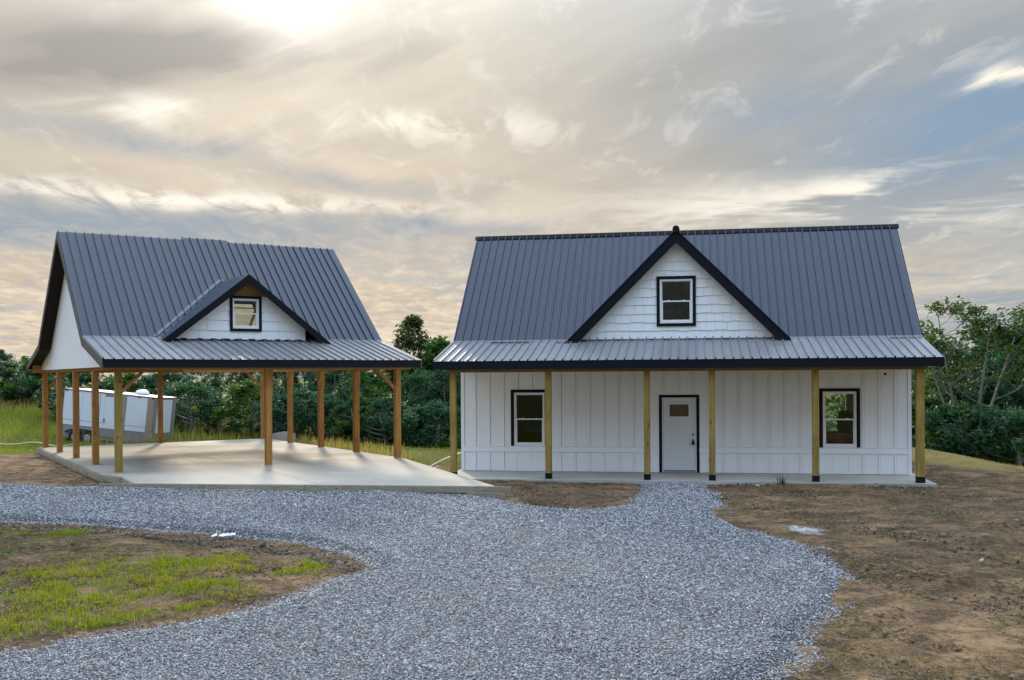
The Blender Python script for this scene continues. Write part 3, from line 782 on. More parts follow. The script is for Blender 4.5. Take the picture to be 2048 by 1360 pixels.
def shingles(parent, cx, zpeak, slope, zbase, x0, x1, opening, y, ztop=99, course=.238, seed=1, wlo=.16, whi=.36, stag=.02):
    r = random.Random(seed); z = zbase; row = 0
    while z < min(zpeak, ztop):
        x = x0-r.uniform(0, .2)
        while x < x1:
            w = r.choice([r.uniform(wlo, whi), r.uniform(wlo, whi)*1.25]); off = r.choice([0, 0, stag, stag*.5])
            rects = [(max(x, x0), min(x+w-.007, x1), z-(off if row else 0), min(z+course+.03, ztop))]
            a0, a1, b0, b1 = rects[0]
            if opening and a1 > opening[0] and a0 < opening[1] and b1 > opening[2] and b0 < opening[3]:
                rects = [(a0, min(a1, opening[0]), b0, b1), (max(a0, opening[1]), a1, b0, b1),
                         (max(a0, opening[0]), min(a1, opening[1]), b0, min(b1, opening[2])), (max(a0, opening[0]), min(a1, opening[1]), max(b0, opening[3]), b1)]
            for a0, a1, b0, b1 in rects:
                if a1-a0 < .012 or b1-b0 < .012: continue
                p = [(a0, b0), (a1, b0), (a1, b1), (a0, b1)]
                p = clip_half(p, slope, 1, zpeak+slope*cx); 
                if len(p) > 2: p = clip_half(p, -slope, 1, zpeak-slope*cx)
                if len(p) < 3 or area(p) < .0012: continue
                yy = lambda q: y-.004-.034*max(0, (z+course+.03-q[1]))/(course+.05)
                n = len(p)
                MB().add([(q[0], yy(q), q[1]) for q in p]+[(q[0], y+.01, q[1]) for q in p],
                         [tuple(range(n))]+[(i, n+i, n+(i+1) % n, (i+1) % n) for i in range(n)]).obj('shingle', M['white'], parent)
            x += w
        z += course; row += 1
def window(parent, x0, x1, z0, z1, y, trim=.09, bottom=False, mid=.5, name='window', trimtop=.085):
    """double-hung window: frame fills x0..x1, z0..z1; y is the face of the wall"""
    fr = MB(); t = .045
    fr.box(x0, x0+t, y-.03, y+.09, z0, z1); fr.box(x1-t, x1, y-.03, y+.09, z0, z1)
    fr.box(x0+t, x1-t, y-.028, y+.09, z0, z0+t*1.25); fr.box(x0+t, x1-t, y-.028, y+.09, z1-t, z1)
    w = fr.obj(name, M['vinyl'], parent)
    zm = z0+(z1-z0)*mid
    def sash(a0, a1, b0, b1, yy, bt):
        s = MB(); s.box(a0, a0+bt, yy, yy+.03, b0, b1); s.box(a1-bt, a1, yy, yy+.03, b0, b1)
        s.box(a0+bt, a1-bt, yy+.001, yy+.029, b0, b0+bt); s.box(a0+bt, a1-bt, yy+.001, yy+.029, b1-bt, b1)
        s.obj('sash', M['vinyl'], w)
        MB().box(a0+bt-.004, a1-bt+.004, yy+.011, yy+.017, b0+bt-.004, b1-bt+.004).obj('pane', M['glass'], w)
    sash(x0+t+.002, x1-t-.002, zm-.018, z1-t-.002, y+.03, .020)
    sash(x0+t+.002, x1-t-.002, z0+t*1.25+.002, zm+.018, y-.004, .036)
    for q in (.27, .73):
        MB().box(x0+(x1-x0)*q-.03, x0+(x1-x0)*q+.03, y-.006, y+.02, zm+.019, zm+.034).obj('sash_lock', M['vinyl'], w)
    T0 = y-.045
    MB().box(x0-trim, x0-.002, T0, y+.004, z0-(trimtop if bottom else 0), z1).obj('trim_board', M['black'], w)
    MB().box(x1+.002, x1+trim, T0, y+.004, z0-(trimtop if bottom else 0), z1).obj('trim_board', M['black'], w)
    MB().box(x0-trim, x1+trim, T0-.003, y+.004, z1+.002, z1+trimtop).obj('trim_board', M['black'], w)
    if bottom: MB().box(x0-.002, x1+.002, T0-.003, y+.004, z0-trimtop, z0-.002).obj('trim_board', M['black'], w)
    return w
def post(parent, a, b, z0, z1, w, mat, base=None):
    c = .009
    p = MB().beam((0, 0, z0), (0, 0, z1), w, w, (0, 1, 0), c).obj('post', mat, parent); p.location = (a, b, 0)
    if base: MB().box(-w/2-.006, w/2+.006, -w/2-.006, w/2+.006, -.002, base).obj('post_base', M['black'], p)
    return p

# ------------------------------------------------------------------ house
def build_house():
    H = thing('house', 'white board-and-batten farmhouse with charcoal metal roof, centre gable and post porch', 'house', (HF[0], HF[1], 0), HF[2])
    W = HW; DPT = 6.92; YR = 3.458; XL, XR = -.21, 12.603; ZE, ZB, ZR = 3.1197, 3.6984, 7.156
    YE, YB = -2.3743, -.028
    wins = [(1.545, 2.425, .725, 2.235), (10.035, 10.910, .725, 2.235)]
    door = (5.72, 6.66, .012, 2.085)
    wall = wall_mesh(0, W, 0, ZB-.12, wins+[door], 0, .15).obj('wall', M['white'], H)
    # room shell behind
    wall_mesh(0, W, 0, ZB-.12, [(8.6, 11.6, .75, 2.15)], DPT-.15, DPT).obj('wall', M['white'], H)
    for x0 in (0, W-.15): MB().box(x0, x0+.15, .151, DPT-.151, 0, ZB-.12).obj('wall', M['white'], H)
    MB().box(.16, W-.16, .16, DPT-.16, 2.78, 2.9).obj('ceiling', M['drywall'], H)
    MB().box(.16, W-.16, .16, DPT-.16, .0, .006).obj('floor', M['drywall'], H)
    MB().box(.155, W-.155, DPT-.19, DPT-.155, .75-.73, .74).obj('interior_board', M['drywall'], H)
    MB().box(8.0, 8.1, .16, DPT-.2, .01, 2.77).obj('interior_board', M['drywall'], H)
    MB().box(9.75, 10.55, DPT-.2, DPT-.155, .74, 2.77).obj('interior_board', M['drywall'], H)
    # gable end walls
    for x0 in (0.0, W-.15):
        MB().prism([(.0, ZB-.118), (DPT, ZB-.118), (YR, ZR-.22)], lambda p, t: (t, p[0], p[1]), x0, x0+.15).obj('wall', M['white'], H)
    # battens and belt
    zb0, zb1, ztop = .552, .700, 2.98
    MB().box(.09, 5.635, -.040, .0, zb0, zb1).obj('belt_board', M['white'], H)
    MB().box(6.742, W-.09, -.040, .0, zb0, zb1).obj('belt_board', M['white'], H)
    for x in (0, W-.088): MB().box(x-.002 if x == 0 else x, x+.09, -.042, .0, 0, ztop).obj('corner_board', M['white'], H)
    n = 30; sp = W/n
    cache = {}
    for k in range(1, n):
        x = k*sp
        for z0, z1 in ((.012, zb0-.003), (zb1+.003, ztop)):
            for (a0, a1, h0, h1) in [(w[0]-.095, w[1]+.095, w[2], w[3]+.09) for w in wins]+[(5.63, 6.745, 0, 2.165)]:
                if a0-.03 < x < a1+.03 and z0 < h1: z0 = h1+.004
            if z1-z0 < .05: continue
            key = (round(z0, 3), round(z1, 3))
            if key not in cache: cache[key] = MB().box(-.026, .026, -.040, .002, z0, z1).mesh('batten', M['white'])
            link('batten', cache[key], H, (x, 0, 0))
    ops = [(w[0]-.098, w[1]+.098, w[2]-.002, w[3]+.092) for w in wins]+[(5.632, 6.746, -1, 2.164)]
    xsb = [.09]+[k*sp for k in range(1, n)]+[W-.09]
    for k in range(n):
        x0 = xsb[k]+(.036 if k else .010); x1 = xsb[k+1]-(.030 if k < n-1 else .004)
        for z0, z1 in ((.010, zb0-.010), (zb1+.008, ztop)):
            rc = [(x0, x1, z0, z1)]
            for o_ in ops:
                nr = []
                for a0, a1, b0, b1 in rc:
                    if a1 <= o_[0] or a0 >= o_[1] or b1 <= o_[2] or b0 >= o_[3]: nr.append((a0, a1, b0, b1)); continue
                    nr += [(a0, min(a1, o_[0]), b0, b1), (max(a0, o_[1]), a1, b0, b1), (max(a0, o_[0]), min(a1, o_[1]), b0, min(b1, o_[2])), (max(a0, o_[0]), min(a1, o_[1]), max(b0, o_[3]), b1)]
                rc = [q for q in nr if q[1]-q[0] > .01 and q[3]-q[2] > .01]
            for a0, a1, b0, b1 in rc: MB().box(a0, a1, -.018-.002*(k % 2), .003, b0, b1).obj('siding_board', M['white'], wall)
    for w in wins: window(H, *w, 0.)
    # door
    d = MB().box(5.752, 6.628, .030, .075, .062, 2.052).obj('door', M['door'], H)
    m = MB(); m.box(5.722, 5.748, -.012, .12, .014, 2.083); m.box(6.632, 6.658, -.012, .12, .014, 2.083); m.box(5.748, 6.632, -.011, .12, 2.056, 2.083)
    m.obj('door_jamb', M['vinyl'], d)
    MB().box(5.75, 6.63, -.03, .11, .012, .046).obj('threshold', M['steel'], d)
    MB().box(5.636, 5.718, -.026, .004, 0.004, 2.083).obj('trim_board', M['black'], d)
    MB().box(6.662, 6.742, -.026, .004, 0.004, 2.083).obj('trim_board', M['black'], d)
    MB().box(5.636, 6.742, -.029, .004, 2.0855, 2.160).obj('trim_board', M['black'], d)
    # glazed light and moulded panel
    gx0, gx1, gz0, gz1 = 5.925, 6.452, 1.555, 1.895
    m = MB(); t = .026
    m.box(gx0-t, gx0, .016, .034, gz0-t, gz1+t); m.box(gx1, gx1+t, .016, .034, gz0-t, gz1+t); m.box(gx0, gx1, .016, .034, gz0-t, gz0); m.box(gx0, gx1, .016, .034, gz1, gz1+t)
    m.obj('light_frame', M['vinyl'], d)
    MB().box(gx0, gx1, .024, .029, gz0, gz1).obj('pane', M['door_glass'], d)
    m = MB()
    for a in (5.915, 6.44): m.box(a, a+.022, .020, .031, .36, 1.40)
    m.box(5.937, 6.44, .020, .031, 1.378, 1.40); m.box(5.937, 6.44, .020, .031, .36, .382)
    m.obj('panel_moulding', M['door'], d)
    for k in range(4):
        a = 5.94+.125*k
        MB().box(a+.006, a+.119, .0255, .031, .386, 1.374).obj('door_plank', M['door'], d)
    MB().lathe([(.026, 0), (.026, .02), (.018, .03)], 16, lambda p: (6.567+p[0], .030-p[2], 1.06+p[1])).obj('deadbolt', M['black'], d)
    MB().lathe([(.03, 0), (.03, .012), (.014, .02), (.014, .05), (.026, .06), (.026, .085)], 16, lambda p: (6.567+p[0], .030-p[2], .90+p[1])).obj('knob', M['steel'], d)
    m = MB(); m.box(6.532, 6.602, -.075, -.035, .775, .875); m.tube([(6.545, -.055, .87), (6.545, -.055, .905), (6.567, -.055, .925), (6.589, -.055, .905), (6.589, -.055, .87)], .006, 6)
    m.obj('key_lockbox', M['black'], d)
    # electrical stub for a porch lamp
    MB().lathe([(.045, 0), (.045, .012), (.03, .02), (.02, .03)], 16, lambda p: (11.655+p[0], -.001-p[2], 2.70+p[1])).obj('light_box', M['black'], H)
    # ---- roof deck
    def prof(dz, t):
        top = [(YE, ZE), (YB, ZB), (YR, ZR), (2*YR-YB, ZB), (2*YR-YE, ZE)]
        return [(y, z-dz) for y, z in top]+[(y, z-dz-t) for y, z in top[::-1]]
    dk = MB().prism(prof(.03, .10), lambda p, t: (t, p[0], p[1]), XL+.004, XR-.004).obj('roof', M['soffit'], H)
    nP = 14; pw = (XR-XL)/nP; sl1 = math.hypot(YB-YE, ZB-ZE); a1 = math.atan2(ZB-ZE, YB-YE); sl2 = math.hypot(YR-YB, ZR-ZB); a2 = math.atan2(ZR-ZB, YR-YB)
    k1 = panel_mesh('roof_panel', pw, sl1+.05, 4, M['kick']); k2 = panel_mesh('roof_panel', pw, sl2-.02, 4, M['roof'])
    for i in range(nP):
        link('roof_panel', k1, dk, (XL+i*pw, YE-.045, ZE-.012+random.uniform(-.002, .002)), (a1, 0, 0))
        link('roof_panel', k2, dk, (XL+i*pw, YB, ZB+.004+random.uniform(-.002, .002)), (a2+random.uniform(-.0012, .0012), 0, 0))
        o = link('roof_panel', k2, dk, (XL+(i+1)*pw, 2*YR-YB, ZB+.004), (a2, 0, math.pi))
    m = MB(); c = .12
    m.prism([(YR-c, ZR-c*.99+.035), (YR-.02, ZR+.045), (YR+.02, ZR+.045), (YR+c, ZR-c*.99+.035), (YR+c, ZR-c*.99+.02), (YR, ZR+.03), (YR-c, ZR-c*.99+.02)], lambda p, t: (t, p[0], p[1]), XL-.06, XR+.07)
    m.obj('ridge_cap', M['cap'], dk)
    # bright transition flashing with rib notches
    m = MB()
    m.add([(XL, YB-.055, ZB-.012+.006), (XR, YB-.055, ZB-.012+.006), (XR, YB+.012, ZB+.034), (XL, YB+.012, ZB+.034)], [(0, 1, 2, 3)])
    me = m.mesh('flashing', M['flash']); link('flashing', me, dk)
    # rake boards
    for x in (XL-.02, XR-.006):
        m = MB(); q = prof(.012, .20); m.prism(q, lambda p, t: (t, p[0], p[1]), x, x+.026); m.obj('rake_board', M['black'], dk)
    # loose foam closure strips left on the porch roof
    for x0, x1, yy, rz in ((.92, 2.05, -.28, .01), (11.75, 12.55, -.22, -.02), (2.83, 3.25, -.34, .0)):
        zz = ZB-(YB-yy)*math.tan(a1)+.022
        o = MB().box(x0, x1, -.03, .03, 0, .018).obj('closure_strip', M['foam'] if x0 < 2.5 else M['flash'], dk); o.location = (0, yy, zz); o.rotation_euler = (a1, 0, 0)
    # fascia, beam, soffit
    MB().box(XL-.02, XR+.02, YE-.028, YE, ZE-.235, ZE-.018).obj('fascia_board', M['black'], H)
    MB().box(.10, 12.25, -2.13, -1.98, 2.81, 2.955).obj('porch_beam', M['beam_h'], H)
    MB().box(0.02, W-.02, YE+.002, -.003, 2.957, 2.985).obj('porch_ceiling', M['porchwood'], H)
    for i, x in enumerate((.246, 2.814, 5.392, 7.047, 9.612, 12.116)):
        post(H, x, -2.0548, .0, 2.81, .190 if i == 5 else .160, M['post_y'], .150)
    # ---- centre gable
    cx, zp, hw, zb, yf = 6.14, 6.690, 3.045, 3.645, -.30
    G = MB().prism([(cx-2.95, ZB-.01), (cx+2.95, ZB-.01), (cx, zp-.20)], lambda p, t: (p[0], t, p[1]), .02, .04)
    ox = (5.680, 6.578, 4.150, 5.372)
    tri = wall_mesh(ox[0]-.02, ox[1]+.02, ox[2]-.02, ox[3]+.02, [ox], .02, .12)
    gw = MB()
    for x0, x1, z0, z1 in ((cx-2.95, ox[0], ZB-.05, 7), (ox[1], cx+2.95, ZB-.05, 7), (ox[0], ox[1], ZB-.05, ox[2]), (ox[0], ox[1], ox[3], 7)):
        p = [(x0, z0), (x1, z0), (x1, z1), (x0, z1)]
        p = clip_half(p, 1, 1, zp-.16+cx); p = clip_half(p, -1, 1, zp-.16-cx)
        gw.prism(p, lambda q, t: (q[0], t, q[1]), .012, .10)
    gw = gw.obj('gable', M['white'], H)
    shingles(gw, cx, zp-.165, 1., ZB+.02, cx-2.9, cx+2.9, ox, .010, seed=5)
    window(H, *ox, -.008, bottom=True)
    # slopes of the centre gable
    yb = YB+(zp-ZB)/math.tan(a2)
    for sg in (-1, 1):
        m = MB(); nrm = .05
        A = [(cx, yf, zp), (cx, yb, zp), (cx+sg*hw, YB+.02, zp-hw), (cx+sg*hw, yf, zp-hw)]
        m.add(A+[(x, y, z-.07) for x, y, z in A], [(0, 1, 2, 3), (7, 6, 5, 4), (0, 3, 7, 4), (1, 5, 6, 2), (3, 2, 6, 7), (0, 4, 5, 1)])
        m.obj('gable_roof', M['roof'], H)
        m = MB()
        A = [(cx, zp+.012), (cx+sg*(hw+.02), zp-hw-.008), (cx+sg*(hw-.33), zp-hw-.008), (cx, zp-.335)]
        m.prism(A, lambda p, t: (p[0], t, p[1]), yf-.03+sg*.001, yf+.002).obj('rake_board', M['black'], H)
        A = [(cx, zp+.030), (cx+sg*(hw+.05), zp-hw-.02), (cx+sg*(hw+.02), zp-hw-.02), (cx, zp+.006)]
        MB().prism(A, lambda p, t: (p[0], t, p[1]), yf-.055+sg*.0015, yf+.05).obj('rake_edge', M['cap'], H)
        A = [(cx, zp-.08), (cx+sg*hw*.985, zp-.08-hw*.985), (cx+sg*hw*.985-sg*.02, zp-.09-hw*.985), (cx, zp-.10)]
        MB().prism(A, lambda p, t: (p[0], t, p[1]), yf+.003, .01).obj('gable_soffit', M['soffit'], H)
    m = MB(); m.tube([(cx, yf-.12, zp+.02), (cx, yf+.6, zp+.02), (cx, yb+.05, zp+.02)], [.10, .09, .08], 10); m.obj('gable_ridge_cap', M['cap'], H)
    # closure along the foot of the gable
    MB().box(cx-2.75, cx+2.75, -.05, .012, ZB-.015, ZB+.018).obj('foot_flashing', M['cap'], H)
    r = random.Random(3); x = cx-2.7
    while x < cx+2.6:
        w = r.uniform(.1, .28); MB().box(x, x+w, -.068, -.052, ZB-.004, ZB+.026).obj('closure_strip', M['foam'], H); x += w+r.uniform(.15, .5)
    return H
def f_dglass(T, b):
    T.put(b.inputs['Base Color'], T.mix(T.noise(T.pos, 4., 4), (.06, .04, .026, 1), (.16, .105, .07, 1))); b.inputs['Roughness'].default_value = .08
M['door_glass'] = material('obscured door glass', f_dglass)
build_house()

# things seen through the right-hand window
def build_interior():
    c, s = math.cos(HF[2]), math.sin(HF[2])
    x, y = hp(11.05, 3.4)
    t = thing('workbench', 'dark narrow workbench seen through the right-hand front window', 'workbench', (x, y, .006), HF[2])
    MB().box(-.75, .75, -.25, .25, .93, .98).obj('top', M['darkiron'], t)
    for a in (-.68, .68):
        for b in (-.2, .2): MB().beam((a, b, 0), (a, b, .93), .05, .05, (0, 1, 0)).obj('leg', M['darkiron'], t)
    MB().box(-.655, .655, -.2, .2, .42, .46).obj('shelf', M['darkiron'], t)
    x, y = hp(11.1, 3.4)
    b = MB().lathe([(.16, 0), (.22, .05), (.24, .3), (.20, .52), (.14, .60), (.10, .62)], 18).obj('tool_bag', M['darkiron'], None, True)
    b.location = (x, y, .9865); tag(b, 'dark upright bag standing on the bench inside the right-hand window', 'bag')
    for k, (a, bb, w, h) in enumerate(((11.55, 4.3, .5, 1.5), (10.9, 5.6, .7, .8))):
        x, y = hp(a, bb)
        o = MB().box(-w/2, w/2, -.25, .25, 0, h).obj('storage_box', M['osb']); o.location = (x, y, .0065); o.rotation_euler = (0, 0, HF[2]+.1*k)
        tag(o, ('tall', 'low')[k]+' tan box stored inside, seen through the right-hand front window', 'box', 'boxes inside the house')
build_interior()

# ------------------------------------------------------------------ carport
def build_carport():
    C = thing('carport', 'open timber carport with graphite metal roof, small gable window and orange wood posts', 'carport', (CF[0], CF[1], CZ), CF[2])
    L, D = CL, CD; XL, XR = -.5214, 8.8666; YE, ZE = -.6373, 3.0658; YB, ZB = 2.1952, 3.741; YR, ZR = D/2, 7.2373
    # posts
    for i in range(5):
        for a in (0, L):
            corner = i in (0, 4)
            post(C, a, i*D/4, 0.001, 2.774, .180, M['post_y'] if (i == 0 and a == 0) else M['post'])
    for b in (0, D): post(C, L/2, b, 0.001, 2.774, .180, M['post'])
    # cleats nailed up the posts
    for a, b, dx, h in ((L, D*.25, .110, .5), (L, D*.5, .110, .62), (L, D*.75, .110, .62), (L/2, 0, .111, .75), (L, D*.25, -.110, .22), (L, D*.5, -.110, .25), (L, D*.75, -.110, .25)):
        MB().box(a+dx-.019, a+dx+.019, b-.06, b+.06, 2.774-h, 2.773).obj('cleat', M['beam'], C)
    # beams
    for b in (0, D):
        for s in (-1, 1):
            MB().box(-.42, L+.42, b+s*.111-.019, b+s*.111+.019, 2.775, 3.05).obj('beam', M['beam'], C)
    for a in (0, L):
        MB().box(a-.02, a+.02, .12, D-.12, 2.775, 3.05).obj('beam', M['beam'], C)
    for k in range(1, 10): MB().box(k*L/10-.019, k*L/10+.019, .12, D-.12, 2.90, 3.04).obj('joist', M['beam'], C)
    # knee braces
    for a, b, s in ((0, 0, 1), (L, 0, -1), (0, D, 1), (L, D, -1)):
        MB().beam((a+s*.06, b, 2.15), (a+s*.70, b, 2.79), .09, .10, (0, 1, 0), .004).obj('knee_brace', M['beam'], C)
    MB().box(XL+.02, XR-.05, YE-.026, YE, ZE-.24, ZE-.016).obj('fascia_board', M['black'], C)
    # roof deck; the back slope is still open in places
    def strip(x0, x1, pts, t, nm, mt, par):
        q = pts+[(y, z-t) for y, z in pts[::-1]]
        return MB().prism(q, lambda p, s: (s, p[0], p[1]), x0, x1).obj(nm, mt, par)
    F = [(YE, ZE-.03), (YB, ZB-.03), (YR, ZR-.03)]
    Bk = [(YR+.002, ZR-.032), (D-YB, ZB-.03), (D-YE, ZE-.03)]
    fy = 3.2  # opening behind the gable window on the front slope
    def zf(y): return ZB+(y-YB)*(ZR-ZB)/(YR-YB)
    n = 12; pw = (XR-XL)/n; dcx = 4.17
    def ycut(i):   # sheets under the gable start above its valley
        x = XL+i*pw; far = max(abs(x-dcx), abs(x+pw-dcx))
        return YB+2.27*(1-far/2.6)-.03 if far < 1.7 else None
    rf = strip(XL+.004, XL+4*pw, F, .09, 'roof', M['soffit'], C)
    strip(XL+8*pw, XR-.004, F, .09, 'roof_deck', M['soffit'], rf)
    for i in range(4, 8):
        strip(XL+i*pw, XL+(i+1)*pw, [(YE, ZE-.03), (YB-.15, ZB-.066)], .09, 'roof_deck', M['soffit'], rf)
        strip(XL+i*pw, XL+(i+1)*pw, [(ycut(i)-.02, zf(ycut(i)-.02)-.03), (YR, ZR-.03)], .09, 'roof_deck', M['soffit'], rf)
    strip(XL+.004, 5.0, Bk, .09, 'roof_deck', M['soffit'], rf)
    strip(8.35, XR-.004, Bk, .09, 'roof_deck', M['soffit'], rf)
    for y in (6.9, 7.7, 8.6, 9.5, 10.3):
        z = ZR-(y-YR)*(ZR-ZB)/(YR-YB)-.1
        MB().box(4.99, 8.36, y-.045, y+.045, z-.02, z+.02).obj('purlin', M['beam'], rf)
    for a in (5.5, 6.7, 7.9):
        MB().beam((a, YR, ZR-.22), (a, D-YB, ZB-.22), .04, .16).obj('rafter', M['beam'], rf)
    sl1 = math.hypot(YB-YE, ZB-ZE); a1 = math.atan2(ZB-ZE, YB-YE); sl2 = math.hypot(YR-YB, ZR-ZB); a2 = math.atan2(ZR-ZB, YR-YB)
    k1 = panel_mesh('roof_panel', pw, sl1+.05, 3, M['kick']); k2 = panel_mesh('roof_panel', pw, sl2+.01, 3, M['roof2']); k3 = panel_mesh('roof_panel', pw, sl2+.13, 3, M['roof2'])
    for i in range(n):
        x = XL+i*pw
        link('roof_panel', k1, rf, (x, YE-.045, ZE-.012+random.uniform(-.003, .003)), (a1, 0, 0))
        up = i in (5, 6)
        if ycut(i):
            yc = ycut(i)
            link('roof_panel', panel_mesh('roof_panel', pw, sl2*(YR-yc)/(YR-YB)+(.13 if up else .01), 3, M['roof2']), rf, (x, yc, zf(yc)+.004), (a2, 0, 0))
        else: link('roof_panel', k3 if up else k2, rf, (x, YB, ZB+.004+random.uniform(-.003, .003)), (a2+random.uniform(-.002, .002), 0, 0))
    # rake boards
    def rake(x, pts, h, mt, nm='rake_board', dx=.028):
        q = pts+[(y, z-h) for y, z in pts[::-1]]
        MB().prism(q, lambda p, s: (s, p[0], p[1]), x, x+dx).obj(nm, mt, rf)
    for x in (XL-.026, XR-.004):
        rake(x, [(YE-.01, ZE+.0), (YB, ZB+.0)], .25, M['rake']); rake(x, [(YB+.002, ZB+.002), (YR, ZR+.0)], .22, M['rake'])
        rake(x, [(YR+.002, ZR), (D-YB, ZB)], .22, M['rake']); rake(x, [(D-YB+.002, ZB), (D-YE, ZE)], .20, M['rake'])
    # soffit under the gable overhang
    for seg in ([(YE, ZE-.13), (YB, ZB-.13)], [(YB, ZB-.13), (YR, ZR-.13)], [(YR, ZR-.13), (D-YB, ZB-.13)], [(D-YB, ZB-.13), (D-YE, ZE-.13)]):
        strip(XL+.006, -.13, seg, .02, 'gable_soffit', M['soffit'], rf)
    MB().box(XL+.004, -.125, D+.18, D-YE-.03, 2.86, 2.90).obj('eave_return', M['beam'], rf)
    # transition flashing
    m = MB(); m.add([(XL, YB-.055, ZB-.005), (XR, YB-.055, ZB-.005), (XR, YB+.012, ZB+.032), (XL, YB+.012, ZB+.032)], [(0, 1, 2, 3)])
    me = m.mesh('flashing', M['flash']); link('flashing', me, rf)
    # gable end of upright boards
    gwall = MB().prism([(-.5, 2.90), (D+.5, 2.90), (D-YB, ZB-.17), (YR, ZR-.18), (YB, ZB-.17)], lambda p, t: (t, p[0], p[1]), -.10, -.07).obj('gable_wall', M['white'], C)
    outline = [(-.56, 2.87), (D+.56, 2.87), (D-YB, ZB-.155), (YR, ZR-.16), (YB, ZB-.155)]
    b0 = -.56; w = .305
    while b0 < D+.56:
        def top(b):
            b = min(b, D-b)
            return np.interp(b, [-.6, YB, YR], [ZE-.16, ZB-.155, ZR-.16])
        b1 = min(b0+w-.004, D+.56); mid = [q for q in (YB, YR, D-YB) if b0 < q < b1]
        p = [(b0, 2.87), (b1, 2.87)]+[(q, float(top(q))) for q in [b1]+mid[::-1]+[b0]]
        MB().prism(p, lambda q, t: (t, q[0], q[1]), -.122, -.101).obj('siding_board', M['white'], gwall); b0 += w
    # right-hand gable end, plain boards
    MB().prism(outline, lambda p, t: (t, p[0], p[1]), L+.10, L+.12).obj('gable_wall', M['white'], C)
    # ---- gable window on the front slope
    cx, zp, sl, hw, yf, yw = dcx, 5.690, .785, 2.60, 1.62, 2.0
    ox = (3.760, 4.580, 4.055, 4.975)
    zfoot = ZB-(YB-yw)*math.tan(a1)+.01
    gw = MB()
    for x0, x1, z0, z1 in ((cx-2.3, ox[0], zfoot-.02, 7), (ox[1], cx+1.95, zfoot-.02, 7), (ox[0], ox[1], zfoot-.02, ox[2]), (ox[0], ox[1], ox[3], 7)):
        p = [(x0, z0), (x1, z0), (x1, z1), (x0, z1)]
        p = clip_half(p, sl, 1, zp-.10+sl*cx); p = clip_half(p, -sl, 1, zp-.10-sl*cx)
        if len(p) > 2: gw.prism(p, lambda q, t: (q[0], t, q[1]), yw, yw+.03)
    gw = gw.obj('gable', M['osb'], C)
    shingles(gw, cx, zp-.11, sl, zfoot, cx-2.3, cx+1.93, ox, yw-.002, ztop=5.055, course=.30, seed=11, wlo=.35, whi=.8, stag=.022)
    window(C, *ox, yw-.018, bottom=True, trim=.088)
    yb = YB+(zp-ZB)/math.tan(a2)
    ridge_in = 1.0
    for sg in (-1, 1):
        # slope cut in sheets; the valley runs from the eave line to the ridge
        def smax(y): return hw if y <= YB else max(0., hw*(1-(y-YB)/(yb-YB)))
        y0 = yf; nrow = 0
        dkm = MB(); A = [(cx, yf+.02, zp-.02), (cx, yb, zp-.02), (cx+sg*hw, YB+.02, zp-sl*hw-.02), (cx+sg*hw, yf+.02, zp-sl*hw-.02)]
        dkm.add(A+[(x, y, z-.06) for x, y, z in A], [(0, 1, 2, 3), (7, 6, 5, 4), (0, 3, 7, 4), (1, 5, 6, 2), (3, 2, 6, 7), (0, 4, 5, 1)])
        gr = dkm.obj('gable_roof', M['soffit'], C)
        while y0 < yb-.05:
            y1 = min(y0+.2608*3, yb); m = MB()
            k = 0
            while y0+k*.2608 < y1-.01:
                a, b = y0+k*.2608, min(y0+(k+1)*.2608, y1)
                pts = [(0, a), (smax(a), a)]+([(hw, YB)] if a < YB < b else [])+[(smax(b), b), (0, b)]
                v = [(cx+sg*s, y, zp-sl*s+.005) for s, y in pts]
                m.add(v, [tuple(range(len(v)))])
                e = max(.0, min(smax(a), smax(min(a+.05, yb))))
                if e > .05:
                    for q0, q1, h in ((.0, .046, .026), (.13, .16, .005)):
                        yy = [a+q0, a+q0+.012, a+q1-.012, a+q1]; hh = [.005, h, h, .005]
                        v = [(cx+sg*s, y, zp-sl*s+z) for s in (0, e) for y, z in zip(yy, hh)]
                        m.add(v, [(0, 1, 5, 4), (1, 2, 6, 5), (2, 3, 7, 6)])
                k += 1
            m.obj('roof_panel', M['roof2'], gr); y0 = y1
        A = [(cx, zp+.014), (cx+sg*(hw+.02), zp-sl*hw-.004), (cx+sg*(hw-.30), zp-sl*hw-.004), (cx, zp-.245)]
        MB().prism(A, lambda p, t: (p[0], t, p[1]), yf-.03+sg*.001, yf+.002).obj('rake_board', M['black'], C)
        A = [(cx, zp-.085), (cx+sg*hw*.98, zp-.085-sl*hw*.98), (cx+sg*hw*.98, zp-.105-sl*hw*.98), (cx, zp-.105)]
        MB().prism(A, lambda p, t: (p[0], t, p[1]), yf+.003, yw-.004).obj('gable_soffit', M['osb'], C)
        # valley flashing lying on the main slope
        mw = .09; P0 = (cx+sg*hw, YB+.02); P1 = (cx, yb)
        q = lambda x, y: (x, y, zf(y)+.034)
        MB().add([q(P0[0], P0[1]), q(P1[0], P1[1]), q(P1[0]+sg*.02, P1[1]+mw*1.1), q(P0[0]+sg*mw*1.4, P0[1])]+[q(P0[0]-sg*.1, P0[1]-.0)], [(0, 1, 2, 3)]).obj('valley_flashing', M['flash'], C)
    # black foam along the gable foot
    MB().box(cx-2.15, cx+2.1, yw-.09, yw-.03, zfoot-.035, zfoot+.012).obj('foot_flashing', M['cap'], C)
    r = random.Random(8); x = cx-2.0
    while x < cx+1.8:
        w = r.uniform(.14, .26); MB().box(x, x+w, yw-.125, yw-.092, zfoot-.03, zfoot+.035).obj('closure_strip', M['foam'], C); x += w+r.uniform(.12, .32)
    return C
build_carport()

